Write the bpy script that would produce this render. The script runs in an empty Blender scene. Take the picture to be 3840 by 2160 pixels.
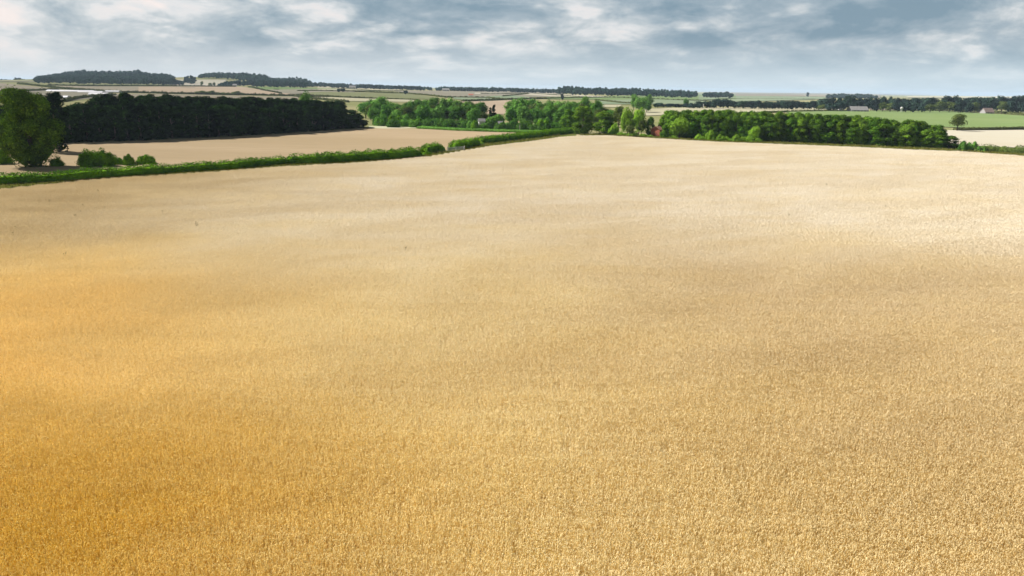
import bpy, math, random
import numpy as np
from mathutils import Vector, Matrix, Euler

# ---------------------------------------------------------------- camera
SC = bpy.context.scene
COL = SC.collection
F = 2595.0                      # focal length in photograph pixels (3840 wide)
HCAM = 14.5
PITCH = math.atan(749.0 / F)
ROLL = math.radians(0.86)
R0 = np.array([1.0, 0.0, 0.0])
FW = np.array([0.0, math.cos(PITCH), -math.sin(PITCH)])
U0 = np.array([0.0, math.sin(PITCH), math.cos(PITCH)])
RR = math.cos(ROLL) * R0 + math.sin(ROLL) * U0
UU = -math.sin(ROLL) * R0 + math.cos(ROLL) * U0
cam_data = bpy.data.cameras.new('camera')
cam = bpy.data.objects.new('camera', cam_data)
COL.objects.link(cam)
cam_data.sensor_width = 36.0
cam_data.lens = 36.0 * F / 3840.0
cam_data.clip_start = 0.1
cam_data.clip_end = 60000.0
m = Matrix.Identity(4)
for i in range(3):
    m[i][0] = RR[i]; m[i][1] = UU[i]; m[i][2] = -FW[i]
m[2][3] = HCAM
cam.matrix_world = m
SC.camera = cam

# ---------------------------------------------------------------- sun, sky, exposure
SUN_DIR = Vector((-0.85, 0.39, 0.76)).normalized()       # towards the sun
sun_data = bpy.data.lights.new('sun', 'SUN')
sun_data.energy = 5.0
sun_data.angle = math.radians(0.6)
sun_data.color = (1.0, 0.95, 0.88)
sun = bpy.data.objects.new('sun', sun_data)
COL.objects.link(sun)
sun.rotation_euler = SUN_DIR.to_track_quat('Z', 'Y').to_euler()
SC.view_settings.view_transform = 'Standard'
SC.view_settings.look = 'None'
SC.view_settings.exposure = 1.24
SC.view_settings.gamma = 1.0
SC.render.engine = 'CYCLES'
SC.cycles.max_bounces = 6
SC.cycles.diffuse_bounces = 4
SC.cycles.transmission_bounces = 3
SC.cycles.volume_bounces = 0
SC.cycles.use_denoising = True
HAZE_DENSITY = 0.00008


class NT:
    """small helper for node trees"""
    def __init__(self, tree):
        self.t = tree; self.n = tree.nodes; self.l = tree.links
    def new(self, typ, **kw):
        nd = self.n.new(typ)
        for k, v in kw.items():
            setattr(nd, k, v)
        return nd
    def put(self, sock, v):
        if isinstance(v, bpy.types.NodeSocket):
            self.l.new(v, sock)
        else:
            if isinstance(v, (tuple, list)) and len(v) == 3 and sock.type == 'RGBA':
                v = (*v, 1.0)
            sock.default_value = v
    def math(self, op, a, b=0.0, c=0.0, clamp=False):
        nd = self.new('ShaderNodeMath', operation=op, use_clamp=clamp)
        self.put(nd.inputs[0], a); self.put(nd.inputs[1], b)
        if op in ('MULTIPLY_ADD', 'SMOOTH_MIN', 'COMPARE'):
            self.put(nd.inputs[2], c)
        return nd.outputs[0]
    def rng(self, v, a, b, c=0.0, d=1.0, smooth=True):
        nd = self.new('ShaderNodeMapRange', interpolation_type='SMOOTHSTEP' if smooth else 'LINEAR')
        self.put(nd.inputs[0], v); self.put(nd.inputs[1], a); self.put(nd.inputs[2], b)
        self.put(nd.inputs[3], c); self.put(nd.inputs[4], d)
        return nd.outputs[0]
    def mix(self, f, a, b, mode='MIX'):
        nd = self.new('ShaderNodeMix', data_type='RGBA', blend_type=mode)
        self.put(nd.inputs[0], f); self.put(nd.inputs[6], a); self.put(nd.inputs[7], b)
        return nd.outputs[2]
    def noise(self, vec, scale, detail=4.0, rough=0.55, dist=0.0, dims='3D', w=0.0):
        nd = self.new('ShaderNodeTexNoise', noise_dimensions=dims)
        if vec is not None:
            self.put(nd.inputs['Vector'], vec)
        if dims == '4D':
            nd.inputs['W'].default_value = w
        nd.inputs['Scale'].default_value = scale
        nd.inputs['Detail'].default_value = detail
        nd.inputs['Roughness'].default_value = rough
        nd.inputs['Distortion'].default_value = dist
        return nd.outputs['Fac']
    def comb(self, x, y, z):
        nd = self.new('ShaderNodeCombineXYZ')
        self.put(nd.inputs[0], x); self.put(nd.inputs[1], y); self.put(nd.inputs[2], z)
        return nd.outputs[0]


world = bpy.data.worlds.new('World')
SC.world = world
world.use_nodes = True
w = NT(world.node_tree)
w.n.clear()
out = w.new('ShaderNodeOutputWorld')
bg = w.new('ShaderNodeBackground')
w.l.new(bg.outputs[0], out.inputs[0])
sky = w.new('ShaderNodeTexSky', sky_type='NISHITA')
sky.sun_disc = False
sky.sun_elevation = math.asin(SUN_DIR.z)
sky.sun_rotation = math.atan2(SUN_DIR.x, SUN_DIR.y)
sky.air_density = 1.2
sky.dust_density = 2.0
tc = w.new('ShaderNodeTexCoord')
sep = w.new('ShaderNodeSeparateXYZ')
w.l.new(tc.outputs['Generated'], sep.inputs[0])
dx, dy, dz = sep.outputs
zc = w.math('MAXIMUM', dz, 0.0)
den = w.math('ADD', zc, 0.045)
cu = w.math('DIVIDE', dx, den)
cv = w.math('DIVIDE', dy, den)
cvec = w.comb(cu, w.math('MULTIPLY', cv, 1.0), 3.0)
# azimuth as tan(angle from the view axis), only meaningful in front; smooth elsewhere
az = w.math('DIVIDE', dx, w.math('MAXIMUM', dy, 0.25))
n1 = w.noise(cvec, 0.42, 6.0, 0.52, 0.35)
n2 = w.noise(cvec, 1.3, 6.0, 0.6, 0.5, '4D', 4.2)
n3 = w.noise(w.comb(w.math('MULTIPLY', az, 11.0), w.math('MULTIPLY', w.math('POWER', zc, 0.75), 21.0), 1.7), 1.0, 9.0, 0.60, 0.25)
nn = w.math('ADD', w.math('ADD', w.math('MULTIPLY', n1, 0.05), w.math('MULTIPLY', n2, 0.05)),
            w.math('MULTIPLY', n3, 0.95))
wp = w.new('ShaderNodeTexNoise'); wp.inputs['Scale'].default_value = 1.6; wp.inputs['Detail'].default_value = 4
base_v = w.comb(w.math('MULTIPLY', az, 7.0), w.math('MULTIPLY', w.math('POWER', zc, 0.75), 19.0), 5.3)
w.l.new(base_v, wp.inputs['Vector'])
wv_ = w.new('ShaderNodeVectorMath', operation='MULTIPLY_ADD')
w.l.new(wp.outputs['Color'], wv_.inputs[0]); wv_.inputs[1].default_value = (0.7, 0.5, 0.7); w.l.new(base_v, wv_.inputs[2])
vor = w.new('ShaderNodeTexVoronoi', feature='SMOOTH_F1'); vor.inputs['Scale'].default_value = 0.9
vor.inputs['Detail'].default_value = 3.0; vor.inputs['Roughness'].default_value = 0.55; vor.inputs['Smoothness'].default_value = 0.35
w.l.new(wv_.outputs[0], vor.inputs['Vector'])
bil = w.rng(vor.outputs['Distance'], 0.15, 0.95, 0.5, -0.5, False)
nn = w.math('ADD', nn, w.math('MULTIPLY', bil, 0.40))
nn = w.math('ADD', nn, 0.065)


def blob(ax, ez, sx, sz):
    a = w.math('DIVIDE', w.math('SUBTRACT', az, ax), sx)
    b = w.math('DIVIDE', w.math('SUBTRACT', dz, ez), sz)
    s = w.math('ADD', w.math('MULTIPLY', a, a), w.math('MULTIPLY', b, b))
    return w.math('EXPONENT', w.math('MULTIPLY', s, -1.0))


def px_dir(x, y):
    d = FW + RR * (x - 1920) / F + UU * (1080 - y) / F
    d = d / np.linalg.norm(d)
    return d[0] / d[1], d[2]


# banks of brighter and darker cloud where the real sky has them (x, y, half-width, half-height, amount)
banks = [(20, 60, 140, 90, .20), (560, 120, 130, 40, .10), (1420, 60, 170, 45, .12), (1080, 115, 90, 35, .14),
         (2170, 70, 110, 60, .16), (2400, 40, 90, 45, .12), (2300, 125, 230, 40, .13), (1950, 180, 120, 40, .07),
         (2900, 165, 160, 35, .06), (3700, 160, 200, 35, .12), (650, 30, 220, 50, .08), (3400, 100, 130, 40, .06),
         (120, 105, 260, 26, -.12), (900, 110, 130, 50, -.10), (1150, 50, 170, 35, -.14), (1650, 40, 200, 50, -.20),
         (2030, 70, 110, 60, -.12), (2600, 60, 330, 60, -.15), (3200, 30, 300, 40, -.14), (3650, 20, 200, 40, -.10), (3150, 120, 240, 25, -.14),
         (2560, 160, 260, 25, -.14), (3600, 210, 280, 25, -.07), (1620, 120, 260, 25, -.06), (340, 185, 260, 18, -.05)]
tot = None
for bxp, byp, sxp, syp, amt in banks:
    a_, e_ = px_dir(bxp, byp)
    bb = w.math('MULTIPLY', blob(a_, e_, sxp / F * 1.05, syp / F), amt)
    tot = bb if tot is None else w.math('ADD', tot, bb)
nn = w.math('ADD', nn, tot)
base_lum = w.rng(az, -0.75, 0.75, 0.06, -0.05, False)
nn = w.math('ADD', nn, base_lum)
ramp = w.new('ShaderNodeValToRGB')
w.l.new(nn, ramp.inputs[0])
cr = ramp.color_ramp
cr.elements[0].position = 0.20; cr.elements[0].color = (0.205, 0.300, 0.375, 1)
cr.elements[1].position = 0.78; cr.elements[1].color = (0.88, 0.79, 0.76, 1)
for p_, c_ in ((0.38, (0.35, 0.43, 0.49, 1)), (0.50, (0.53, 0.58, 0.61, 1)), (0.60, (0.71, 0.72, 0.73, 1))):
    e = cr.elements.new(p_); e.color = c_
# towards the horizon the cloud deck melts into pale air
hz = w.rng(dz, 0.0, 0.075, 1.0, 0.0)
hz_col = w.mix(w.rng(az, -0.7, 0.7), (0.68, 0.71, 0.73), (0.62, 0.73, 0.79))
ccol = w.mix(w.math('MULTIPLY', hz, 0.85), ramp.outputs[0], hz_col)
skyc = w.mix(1.0, sky.outputs[0], (0.06, 0.06, 0.06), 'MULTIPLY')
ccol = w.mix(0.93, skyc, ccol)
# added: sky above the view dimmed to cut its fill light
high_dim = w.rng(dz, 0.14, 0.40, 1.0, 0.20)
fin = w.mix(1.0, ccol, w.comb(high_dim, high_dim, high_dim), 'MULTIPLY')
w.l.new(fin, bg.inputs[0])
bg.inputs[1].default_value = 0.475

# ---------------------------------------------------------------- terrain function
_az_x = [-3.2, -1.3, -0.8, -0.6, -0.35, -0.12, 0.15, 0.30, 0.8, 1.3, 3.2]
_az_z = [0, 4, 9.5, 10.8, 9.8, 7.0, 3.2, 0.6, 0.4, 0, 0]


def sstep(a, b, v):
    t = np.clip((v - a) / (b - a), 0, 1)
    return t * t * (3 - 2 * t)


def dirof(x):
    return (x - 1920) / F * 0.963


HILLS = []
for px_, r_, amp, sa, sr in ((400, 1620, 12, 190, 220), (800, 1540, 17, 150, 190)):
    HILLS.append((dirof(px_) * r_, r_, amp, sa, sr))


def T(x, y):
    x = np.asarray(x, float); y = np.asarray(y, float)
    r = np.hypot(x, y)
    azm = np.arctan2(x, y)
    z = np.interp(azm, _az_x, _az_z) * sstep(320, 1250, r)
    for hx, hy, a, s1, s2 in HILLS:
        z = z + a * np.exp(-((x - hx) / s1) ** 2 - ((y - hy) / s2) ** 2) * sstep(1020, 1300, r)
    z = z + 0.35 * np.sin(x * 0.011 + 1.0) * np.sin(y * 0.013) * sstep(320, 700, r)
    return z


def ray(px, py):
    return FW + RR * (px - 1920) / F + UU * (1080 - py) / F


_ts = np.concatenate([np.linspace(5, 700, 400), np.geomspace(702, 14000, 500)])


def P(px, py, z0=0.0):
    """world point where the photograph's pixel meets the land (plus z0)"""
    d = ray(px, py)
    X = d[0] * _ts; Y = d[1] * _ts; Z = HCAM + d[2] * _ts
    g = Z - T(X, Y) - z0
    idx = np.argmax(g <= 0)
    if g[idx] > 0:
        idx = int(np.argmin(g / _ts))
        t = _ts[idx]
    else:
        if idx == 0:
            t = _ts[0]
        else:
            a, b = g[idx - 1], g[idx]
            t = _ts[idx - 1] + (_ts[idx] - _ts[idx - 1]) * a / (a - b)
    return np.array([d[0] * t, d[1] * t, float(T(d[0] * t, d[1] * t)) + z0])


def PR(px, r):
    """point on the land in the column px, r metres ahead"""
    px2 = px
    for _ in range(3):
        x = r * dirof(px2); q = np.array([x, r, float(T(x, r))])
        px2 += px - proj(q)[0]
    return q


def proj(v):
    v = np.asarray(v, float) - np.array([0, 0, HCAM])
    dd = v @ FW
    return 1920 + F * (v @ RR) / dd, 1080 - F * (v @ UU) / dd


# ---------------------------------------------------------------- object helpers
def tag(o, label=None, cat=None, group=None, kind=None):
    if label: o['label'] = label
    if cat: o['category'] = cat
    if group: o['group'] = group
    if kind: o['kind'] = kind
    return o


def mesh_from(name, V, Fq, mats, mat_idx=None, smooth=False):
    me = bpy.data.meshes.new(name)
    V = np.asarray(V, np.float32)
    Fq = np.asarray(Fq, np.int32)
    n = Fq.shape[1]
    me.vertices.add(len(V)); me.vertices.foreach_set('co', V.ravel())
    me.loops.add(Fq.size); me.loops.foreach_set('vertex_index', Fq.ravel())
    me.polygons.add(len(Fq))
    me.polygons.foreach_set('loop_start', np.arange(0, Fq.size, n, dtype=np.int32))
    me.polygons.foreach_set('loop_total', np.full(len(Fq), n, np.int32))
    for mt in (mats if isinstance(mats, (list, tuple)) else [mats]):
        me.materials.append(mt)
    if mat_idx is not None:
        me.polygons.foreach_set('material_index', np.asarray(mat_idx, np.int32))
    me.polygons.foreach_set('use_smooth', np.full(len(Fq), smooth))
    me.update(calc_edges=True)
    return me


def obj(name, me, parent=None, loc=None):
    o = bpy.data.objects.new(name, me)
    COL.objects.link(o)
    if parent is not None: o.parent = parent
    if loc is not None: o.location = loc
    return o


def empty(name, loc, rz=0.0):
    o = bpy.data.objects.new(name, None)
    o.empty_display_size = 0.5
    COL.objects.link(o)
    o.location = loc; o.rotation_euler = (0, 0, rz)
    return o


class MB:
    """collects quads/tris (tris stored as degenerate-free polys) into one mesh"""
    def __init__(self): self.v = []; self.f = []
    def poly(self, pts):
        i = len(self.v); self.v += [tuple(p) for p in pts]; self.f.append(tuple(range(i, i + len(pts))))
    def box(self, c, s, rz=0.0):
        cx, cy, cz = c; a, b, h = s[0] / 2, s[1] / 2, s[2] / 2
        ca, sa = math.cos(rz), math.sin(rz)
        i = len(self.v)
        for z in (-h, h):
            for x, y in ((-a, -b), (a, -b), (a, b), (-a, b)):
                self.v.append((cx + x * ca - y * sa, cy + x * sa + y * ca, cz + z))
        for q in ((0, 3, 2, 1), (4, 5, 6, 7), (0, 1, 5, 4), (1, 2, 6, 5), (2, 3, 7, 6), (3, 0, 4, 7)):
            self.f.append(tuple(i + k for k in q))
    def tube(self, pts, rad, n=6):
        rings = []
        for k, p in enumerate(pts):
            p = np.asarray(p, float)
            q = np.asarray(pts[min(k + 1, len(pts) - 1)], float) - np.asarray(pts[max(k - 1, 0)], float)
            q = q / (np.linalg.norm(q) + 1e-9)
            a = np.cross(q, [0.3, 0.9, 0.1]); a /= np.linalg.norm(a); b = np.cross(q, a)
            ring = []
            for j in range(n):
                t = 2 * math.pi * j / n
                self.v.append(tuple(p + rad[k] * (a * math.cos(t) + b * math.sin(t)))); ring.append(len(self.v) - 1)
            rings.append(ring)
        for r1, r2 in zip(rings, rings[1:]):
            for j in range(n):
                self.f.append((r1[j], r1[(j + 1) % n], r2[(j + 1) % n], r2[j]))
        self.f.append(tuple(reversed(rings[0]))); self.f.append(tuple(rings[-1]))
    def build(self, name, mt, parent=None, smooth=False):
        me = bpy.data.meshes.new(name)
        me.from_pydata(self.v, [], self.f); me.materials.append(mt)
        if smooth:
            for p in me.polygons: p.use_smooth = True
        me.update()
        return obj(name, me, parent)


# ---------------------------------------------------------------- materials
def new_mat(name):
    mt = bpy.data.materials.new(name); mt.use_nodes = True
    t = NT(mt.node_tree); t.n.clear()
    o = t.new('ShaderNodeOutputMaterial')
    return mt, t, o


def pos(t):
    return t.new('ShaderNodeNewGeometry').outputs['Position']


def scaled(t, v, s):
    nd = t.new('ShaderNodeVectorMath', operation='MULTIPLY')
    t.put(nd.inputs[0], v); nd.inputs[1].default_value = s
    return nd.outputs[0]


def foliage_mat(name, dark, light, tip, transl=0.25, sc=0.5, rnd=0.5):
    mt, t, o = new_mat(name)
    p = pos(t)
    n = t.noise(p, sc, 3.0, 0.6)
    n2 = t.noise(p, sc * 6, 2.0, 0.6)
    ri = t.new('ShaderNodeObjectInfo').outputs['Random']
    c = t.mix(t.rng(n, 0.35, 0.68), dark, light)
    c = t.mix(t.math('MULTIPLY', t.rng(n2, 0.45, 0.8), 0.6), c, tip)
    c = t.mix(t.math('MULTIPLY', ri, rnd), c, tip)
    isl = t.new('ShaderNodeNewGeometry').outputs['Random Per Island']
    v = t.rng(isl, 0.0, 1.0, 0.72, 1.28, False)
    c = t.mix(1.0, c, t.comb(v, v, v), 'MULTIPLY')
    rr = t.math('FRACT', t.math('MULTIPLY', ri, 7.31))
    v = t.rng(rr, 0.0, 1.0, 1 - 0.9 * rnd, 1 + 0.9 * rnd, False)
    c = t.mix(1.0, c, t.comb(v, v, v), 'MULTIPLY')
    d = t.new('ShaderNodeBsdfDiffuse'); t.put(d.inputs[0], c)
    tr = t.new('ShaderNodeBsdfTranslucent'); t.put(tr.inputs[0], t.mix(0.5, c, (light[0] * 1.3, light[1] * 1.5, light[2])))
    mx = t.new('ShaderNodeMixShader'); mx.inputs[0].default_value = transl
    t.l.new(d.outputs[0], mx.inputs[1]); t.l.new(tr.outputs[0], mx.inputs[2])
    t.l.new(mx.outputs[0], o.inputs[0])
    return mt


def ground_mat(name, c1, c2, c3, s1=0.02, s2=0.6, stretch=(1, 1, 1), amt=0.5, bump=0.0, rot=0.0):
    mt, t, o = new_mat(name)
    p = pos(t)
    if rot:
        vr = t.new('ShaderNodeVectorRotate', rotation_type='Z_AXIS'); t.put(vr.inputs[0], p); vr.inputs['Angle'].default_value = rot
        p = vr.outputs[0]
    q = scaled(t, p, stretch)
    n1 = t.noise(q, s1, 4.0, 0.6)
    n2 = t.noise(q, s2, 4.0, 0.7)
    c = t.mix(t.rng(n1, 0.35, 0.65), c1, c2)
    c = t.mix(t.math('MULTIPLY', t.rng(n2, 0.4, 0.75), amt), c, c3)
    b = t.new('ShaderNodeBsdfDiffuse'); b.inputs[1].default_value = 0.5
    t.put(b.inputs[0], c)
    if bump:
        bp = t.new('ShaderNodeBump'); bp.inputs['Distance'].default_value = bump
        t.put(bp.inputs['Height'], n2); t.l.new(bp.outputs[0], b.inputs['Normal'])
    t.l.new(b.outputs[0], o.inputs[0])
    return mt


def plain_mat(name, col, rough=0.7, var=0.15, sc=1.5, metal=0.0):
    mt, t, o = new_mat(name)
    n = t.noise(pos(t), sc, 4.0, 0.6)
    c = t.mix(t.math('MULTIPLY', t.rng(n, 0.35, 0.7), 1.0), col, tuple(x * (1 - 2 * var) for x in col))
    b = t.new('ShaderNodeBsdfPrincipled'); t.put(b.inputs['Base Color'], c)
    b.inputs['Roughness'].default_value = rough; b.inputs['Metallic'].default_value = metal
    t.l.new(b.outputs[0], o.inputs[0])
    return mt


M = {}
M['leaf_oak'] = foliage_mat('oak_leaves', (0.013, 0.034, 0.005), (0.060, 0.135, 0.009), (0.23, 0.36, 0.024), 0.05, 0.45, 0.1)
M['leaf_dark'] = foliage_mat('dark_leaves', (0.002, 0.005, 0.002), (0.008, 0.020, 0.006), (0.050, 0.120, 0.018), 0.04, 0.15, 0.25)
M['leaf_mid'] = foliage_mat('mid_green_leaves', (0.042, 0.125, 0.020), (0.095, 0.235, 0.035), (0.20, 0.34, 0.075), 0.18, 0.12, 0.45)
M['leaf_belt'] = foliage_mat('belt_leaves', (0.028, 0.080, 0.010), (0.075, 0.185, 0.014), (0.18, 0.26, 0.025), 0.18, 0.2, 0.35)
M['leaf_bright'] = foliage_mat('bright_leaves', (0.12, 0.235, 0.018), (0.20, 0.35, 0.028), (0.31, 0.46, 0.07), 0.3, 0.4, 0.3)
M['leaf_olive'] = foliage_mat('olive_leaves', (0.050, 0.080, 0.018), (0.095, 0.135, 0.030), (0.16, 0.19, 0.06), 0.2, 0.3, 0.3)
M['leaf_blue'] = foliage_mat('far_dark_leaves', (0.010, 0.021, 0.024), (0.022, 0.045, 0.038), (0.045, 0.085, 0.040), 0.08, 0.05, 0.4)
M['leaf_hedge'] = foliage_mat('hedge_leaves', (0.06, 0.15, 0.010), (0.13, 0.28, 0.013), (0.21, 0.36, 0.026), 0.04, 0.5, 0.1)
M['leaf_row'] = foliage_mat('hedgerow_leaves', (0.055, 0.065, 0.024), (0.085, 0.10, 0.032), (0.13, 0.14, 0.045), 0.1, 0.05, 0.3)
M['leaf_far'] = foliage_mat('far_wood_leaves', (0.012, 0.032, 0.030), (0.024, 0.062, 0.046), (0.055, 0.12, 0.055), 0.1, 0.008, 0.2)  # blue-green put into the leaf colour in place of thicker haze
M['bark'] = plain_mat('bark', (0.085, 0.065, 0.045), 0.9, 0.25, 6)
M['ground'] = ground_mat('rough_grassland', (0.19, 0.20, 0.085), (0.30, 0.27, 0.15), (0.11, 0.15, 0.045), 0.006, 0.08, amt=0.5)
M['stubble'] = ground_mat('stubble', (0.345, 0.265, 0.165), (0.395, 0.305, 0.20), (0.29, 0.23, 0.14), 0.03, 0.5, (0.12, 1.0, 1.0), 0.55, rot=0.12)
M['soil'] = ground_mat('straw_litter', (0.60, 0.48, 0.26), (0.66, 0.54, 0.32), (0.52, 0.40, 0.20), 0.08, 3.0, amt=0.6)
M['verge'] = ground_mat('verge_grass', (0.11, 0.12, 0.03), (0.07, 0.10, 0.02), (0.20, 0.17, 0.06), 0.15, 1.5, amt=0.5)
M['track'] = ground_mat('chalk_track', (0.50, 0.47, 0.36), (0.42, 0.42, 0.27), (0.30, 0.33, 0.16), 0.1, 1.0, amt=0.4)
FC = {
    'tan': ((0.43, 0.36, 0.27), (0.50, 0.42, 0.32), (0.38, 0.33, 0.23)),
    'pink': ((0.68, 0.51, 0.37), (0.62, 0.47, 0.34), (0.55, 0.44, 0.30)),
    'grey': ((0.40, 0.35, 0.27), (0.45, 0.40, 0.30), (0.35, 0.32, 0.23)),
    'olive': ((0.30, 0.31, 0.15), (0.34, 0.34, 0.18), (0.25, 0.28, 0.12)),
    'green': ((0.23, 0.33, 0.115), (0.29, 0.38, 0.15), (0.34, 0.39, 0.18)),
    'meadow': ((0.24, 0.34, 0.12), (0.30, 0.385, 0.15), (0.37, 0.42, 0.19)),
    'cream': ((0.70, 0.63, 0.43), (0.64, 0.58, 0.38), (0.72, 0.66, 0.48)),
    'pale': ((0.74, 0.66, 0.52), (0.70, 0.61, 0.46), (0.78, 0.70, 0.58)),
    'mint': ((0.33, 0.40, 0.25), (0.38, 0.43, 0.28), (0.28, 0.36, 0.20)),
}
for k, v in FC.items():
    M['f_' + k] = ground_mat('field_' + k, *[(cc_[0] * 0.53, cc_[1] * 0.555, cc_[2] * 0.565) for cc_ in v], 0.012, 0.12, (0.25, 1, 1), 0.5, rot=0.2)

# wheat: ear / stem / leaf colours drift across the field; lens tint and cloud shade are put in


def wheat_mat(name, gold, straw, amber, ochre, dark, tr=0.2, isl_amt=0.25):
    mt, t, o = new_mat(name)
    p = pos(t)
    s = t.new('ShaderNodeSeparateXYZ'); t.l.new(p, s.inputs[0])
    X, Y = s.outputs[0], s.outputs[1]
    n1 = t.noise(scaled(t, p, (0.6, 1.0, 1.0)), 0.035, 4.0, 0.55, 0.8)
    n2 = t.noise(scaled(t, p, (0.35, 1.0, 1.0)), 0.22, 4.0, 0.6, 0.6)
    n3 = t.noise(p, 1.3, 3.0, 0.6)
    w1 = t.math('MULTIPLY', t.math('SUBTRACT', n1, 0.5), 50.0)
    # base tone: golden close to the south edge, pale straw over the middle and north
    g = t.rng(t.math('ADD', Y, w1), 8.0, 84.0)
    c = t.mix(g, gold, straw)
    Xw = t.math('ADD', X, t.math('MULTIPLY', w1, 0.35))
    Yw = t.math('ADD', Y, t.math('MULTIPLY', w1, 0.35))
    am = t.math('MULTIPLY', t.rng(Xw, -3.0, -36.0), t.rng(Yw, 68.0, 27.0))  # orange lens tint put into the crop colour on the west side
    c = t.mix(am, c, amber)
    oc = t.math('MULTIPLY', t.rng(Xw, 4.0, -14.0), t.rng(Yw, 32.0, 19.0))  # deeper lens tint painted into the near west corner
    c = t.mix(oc, c, ochre)
    shade_l = t.math('MULTIPLY', t.rng(Xw, -18.0, -58.0), t.rng(Yw, 44.0, 70.0))  # cloud shadow painted into the crop colour, far west
    c = t.mix(shade_l, c, t.mix(1.0, c, (0.83, 0.77, 0.63), 'MULTIPLY'))
    shade_r = t.math('MULTIPLY', t.rng(Xw, -2.0, 20.0), t.rng(Yw, 76.0, 40.0))  # cloud shadow painted into the crop colour, near east
    c = t.mix(shade_r, c, t.mix(1.0, c, (0.855, 0.81, 0.76), 'MULTIPLY'))
    d_ = t.math('ADD', t.math('MULTIPLY', t.rng(n2, 0.38, 0.72), 0.42), t.math('MULTIPLY', t.rng(n3, 0.45, 0.8), 0.2))
    d_ = t.math('ADD', d_, t.math('MULTIPLY', t.rng(n1, 0.5, 0.7), 0.25))
    c = t.mix(d_, c, t.mix(g, dark, tuple(0.45 * a + 0.55 * b for a, b in zip(dark, straw))))
    # thicker and thinner swathes of crop
    vr = t.new('ShaderNodeVectorRotate', rotation_type='Z_AXIS'); t.put(vr.inputs[0], p); vr.inputs['Angle'].default_value = -0.45
    sw = t.noise(scaled(t, vr.outputs[0], (0.35, 1.0, 0.0)), 0.11, 4.0, 0.55, 0.9)
    sv = t.rng(sw, 0.34, 0.66, 0.0, 1.0)
    c = t.mix(sv, t.mix(1.0, c, (0.965, 0.95, 0.92), 'MULTIPLY'), t.mix(1.0, c, (1.02, 1.025, 1.04), 'MULTIPLY'))
    isl = t.new('ShaderNodeNewGeometry').outputs['Random Per Island']
    v = t.rng(isl, 0.0, 1.0, 1 - isl_amt, 1 + isl_amt, False)
    c = t.mix(1.0, c, t.comb(v, v, v), 'MULTIPLY')
    d = t.new('ShaderNodeBsdfDiffuse'); t.put(d.inputs[0], c)
    ts = t.new('ShaderNodeBsdfTranslucent'); t.put(ts.inputs[0], c)
    mx = t.new('ShaderNodeMixShader'); mx.inputs[0].default_value = tr
    t.l.new(d.outputs[0], mx.inputs[1]); t.l.new(ts.outputs[0], mx.inputs[2])
    t.l.new(mx.outputs[0], o.inputs[0])
    return mt


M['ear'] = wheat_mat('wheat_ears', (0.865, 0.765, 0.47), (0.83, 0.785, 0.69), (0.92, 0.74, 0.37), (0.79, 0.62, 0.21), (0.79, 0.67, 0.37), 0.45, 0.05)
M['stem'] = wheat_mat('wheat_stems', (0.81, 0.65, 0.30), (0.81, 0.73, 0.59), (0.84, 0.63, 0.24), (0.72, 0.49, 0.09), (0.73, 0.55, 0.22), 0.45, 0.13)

# ---------------------------------------------------------------- setting: ground sheet
rings = np.concatenate([[0.0], np.geomspace(6, 400, 40), np.geomspace(415, 13500, 130)])
NA = 540
aa = np.linspace(0, 2 * math.pi, NA, endpoint=False)
Vg = [(0, 0, 0)]
for r in rings[1:]:
    xs = r * np.sin(aa); ys = r * np.cos(aa)
    Vg.extend(zip(xs, ys, T(xs, ys)))
fan = [(0, 1 + (j + 1) % NA, 1 + j) for j in range(NA)]
Fg = []
for k in range(len(rings) - 2):
    b0 = 1 + k * NA; b1 = b0 + NA
    for j in range(NA):
        j2 = (j + 1) % NA
        Fg.append((b0 + j, b0 + j2, b1 + j2, b1 + j))
me = bpy.data.meshes.new('ground'); me.from_pydata(Vg, [], fan + Fg); me.materials.append(M['ground'])
for p_ in me.polygons: p_.use_smooth = True
tag(obj('ground', me), kind='structure')

_nf = [0]


def strip(name, top, bot, mt, nx=26, ny=5, off=None):
    """a field sheet between two pixel polylines (far edge, near edge), draped on the land"""
    _nf[0] += 1
    top = sorted(top); bot = sorted(bot)
    x0 = max(top[0][0], bot[0][0]); x1 = min(top[-1][0], bot[-1][0])
    tx, ty = zip(*top); bx, by = zip(*bot)
    V = []
    for i in range(nx + 1):
        x = x0 + (x1 - x0) * i / nx
        yt = np.interp(x, tx, ty); yb = np.interp(x, bx, by)
        for j in range(ny + 1):
            y = yb + (yt - yb) * j / ny
            q = P(x, y)
            r = math.hypot(q[0], q[1])
            q[2] += (0.02 + r * 0.00035 + 0.006 * _nf[0] * (r / 500)) if off is None else off
            V.append(q)
    Fq = []
    for i in range(nx):
        for j in range(ny):
            a = i * (ny + 1) + j
            Fq.append((a, a + ny + 1, a + ny + 2, a + 1))
    me = mesh_from(name, V, Fq, mt, smooth=True)
    return tag(obj(name, me), kind='structure')


WEDGE = [(-700, 800), (-400, 762), (0, 707), (345, 672), (794, 644), (1045, 625), (1300, 612), (1494, 598), (1610, 586),
         (1843, 548), (2000, 529), (2100, 514), (2175, 508), (2280, 507), (2454, 518), (2700, 532), (2900, 539),
         (3204, 551), (3607, 568), (3840, 584), (4100, 602), (4500, 632)]
wedge = np.array([P(x, y, 0.78)[:2] for x, y in WEDGE])
field_poly = np.vstack([[(-170, -60)], [wedge[0] + (-40, -25)], wedge, [wedge[-1] + (30, -15)], [(170, -60)]])
mb = MB()
mb.poly([(x, y, 0.012) for x, y in reversed(field_poly)])
o = mb.build('field_soil', M['soil'])
tag(o, kind='structure')

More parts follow.
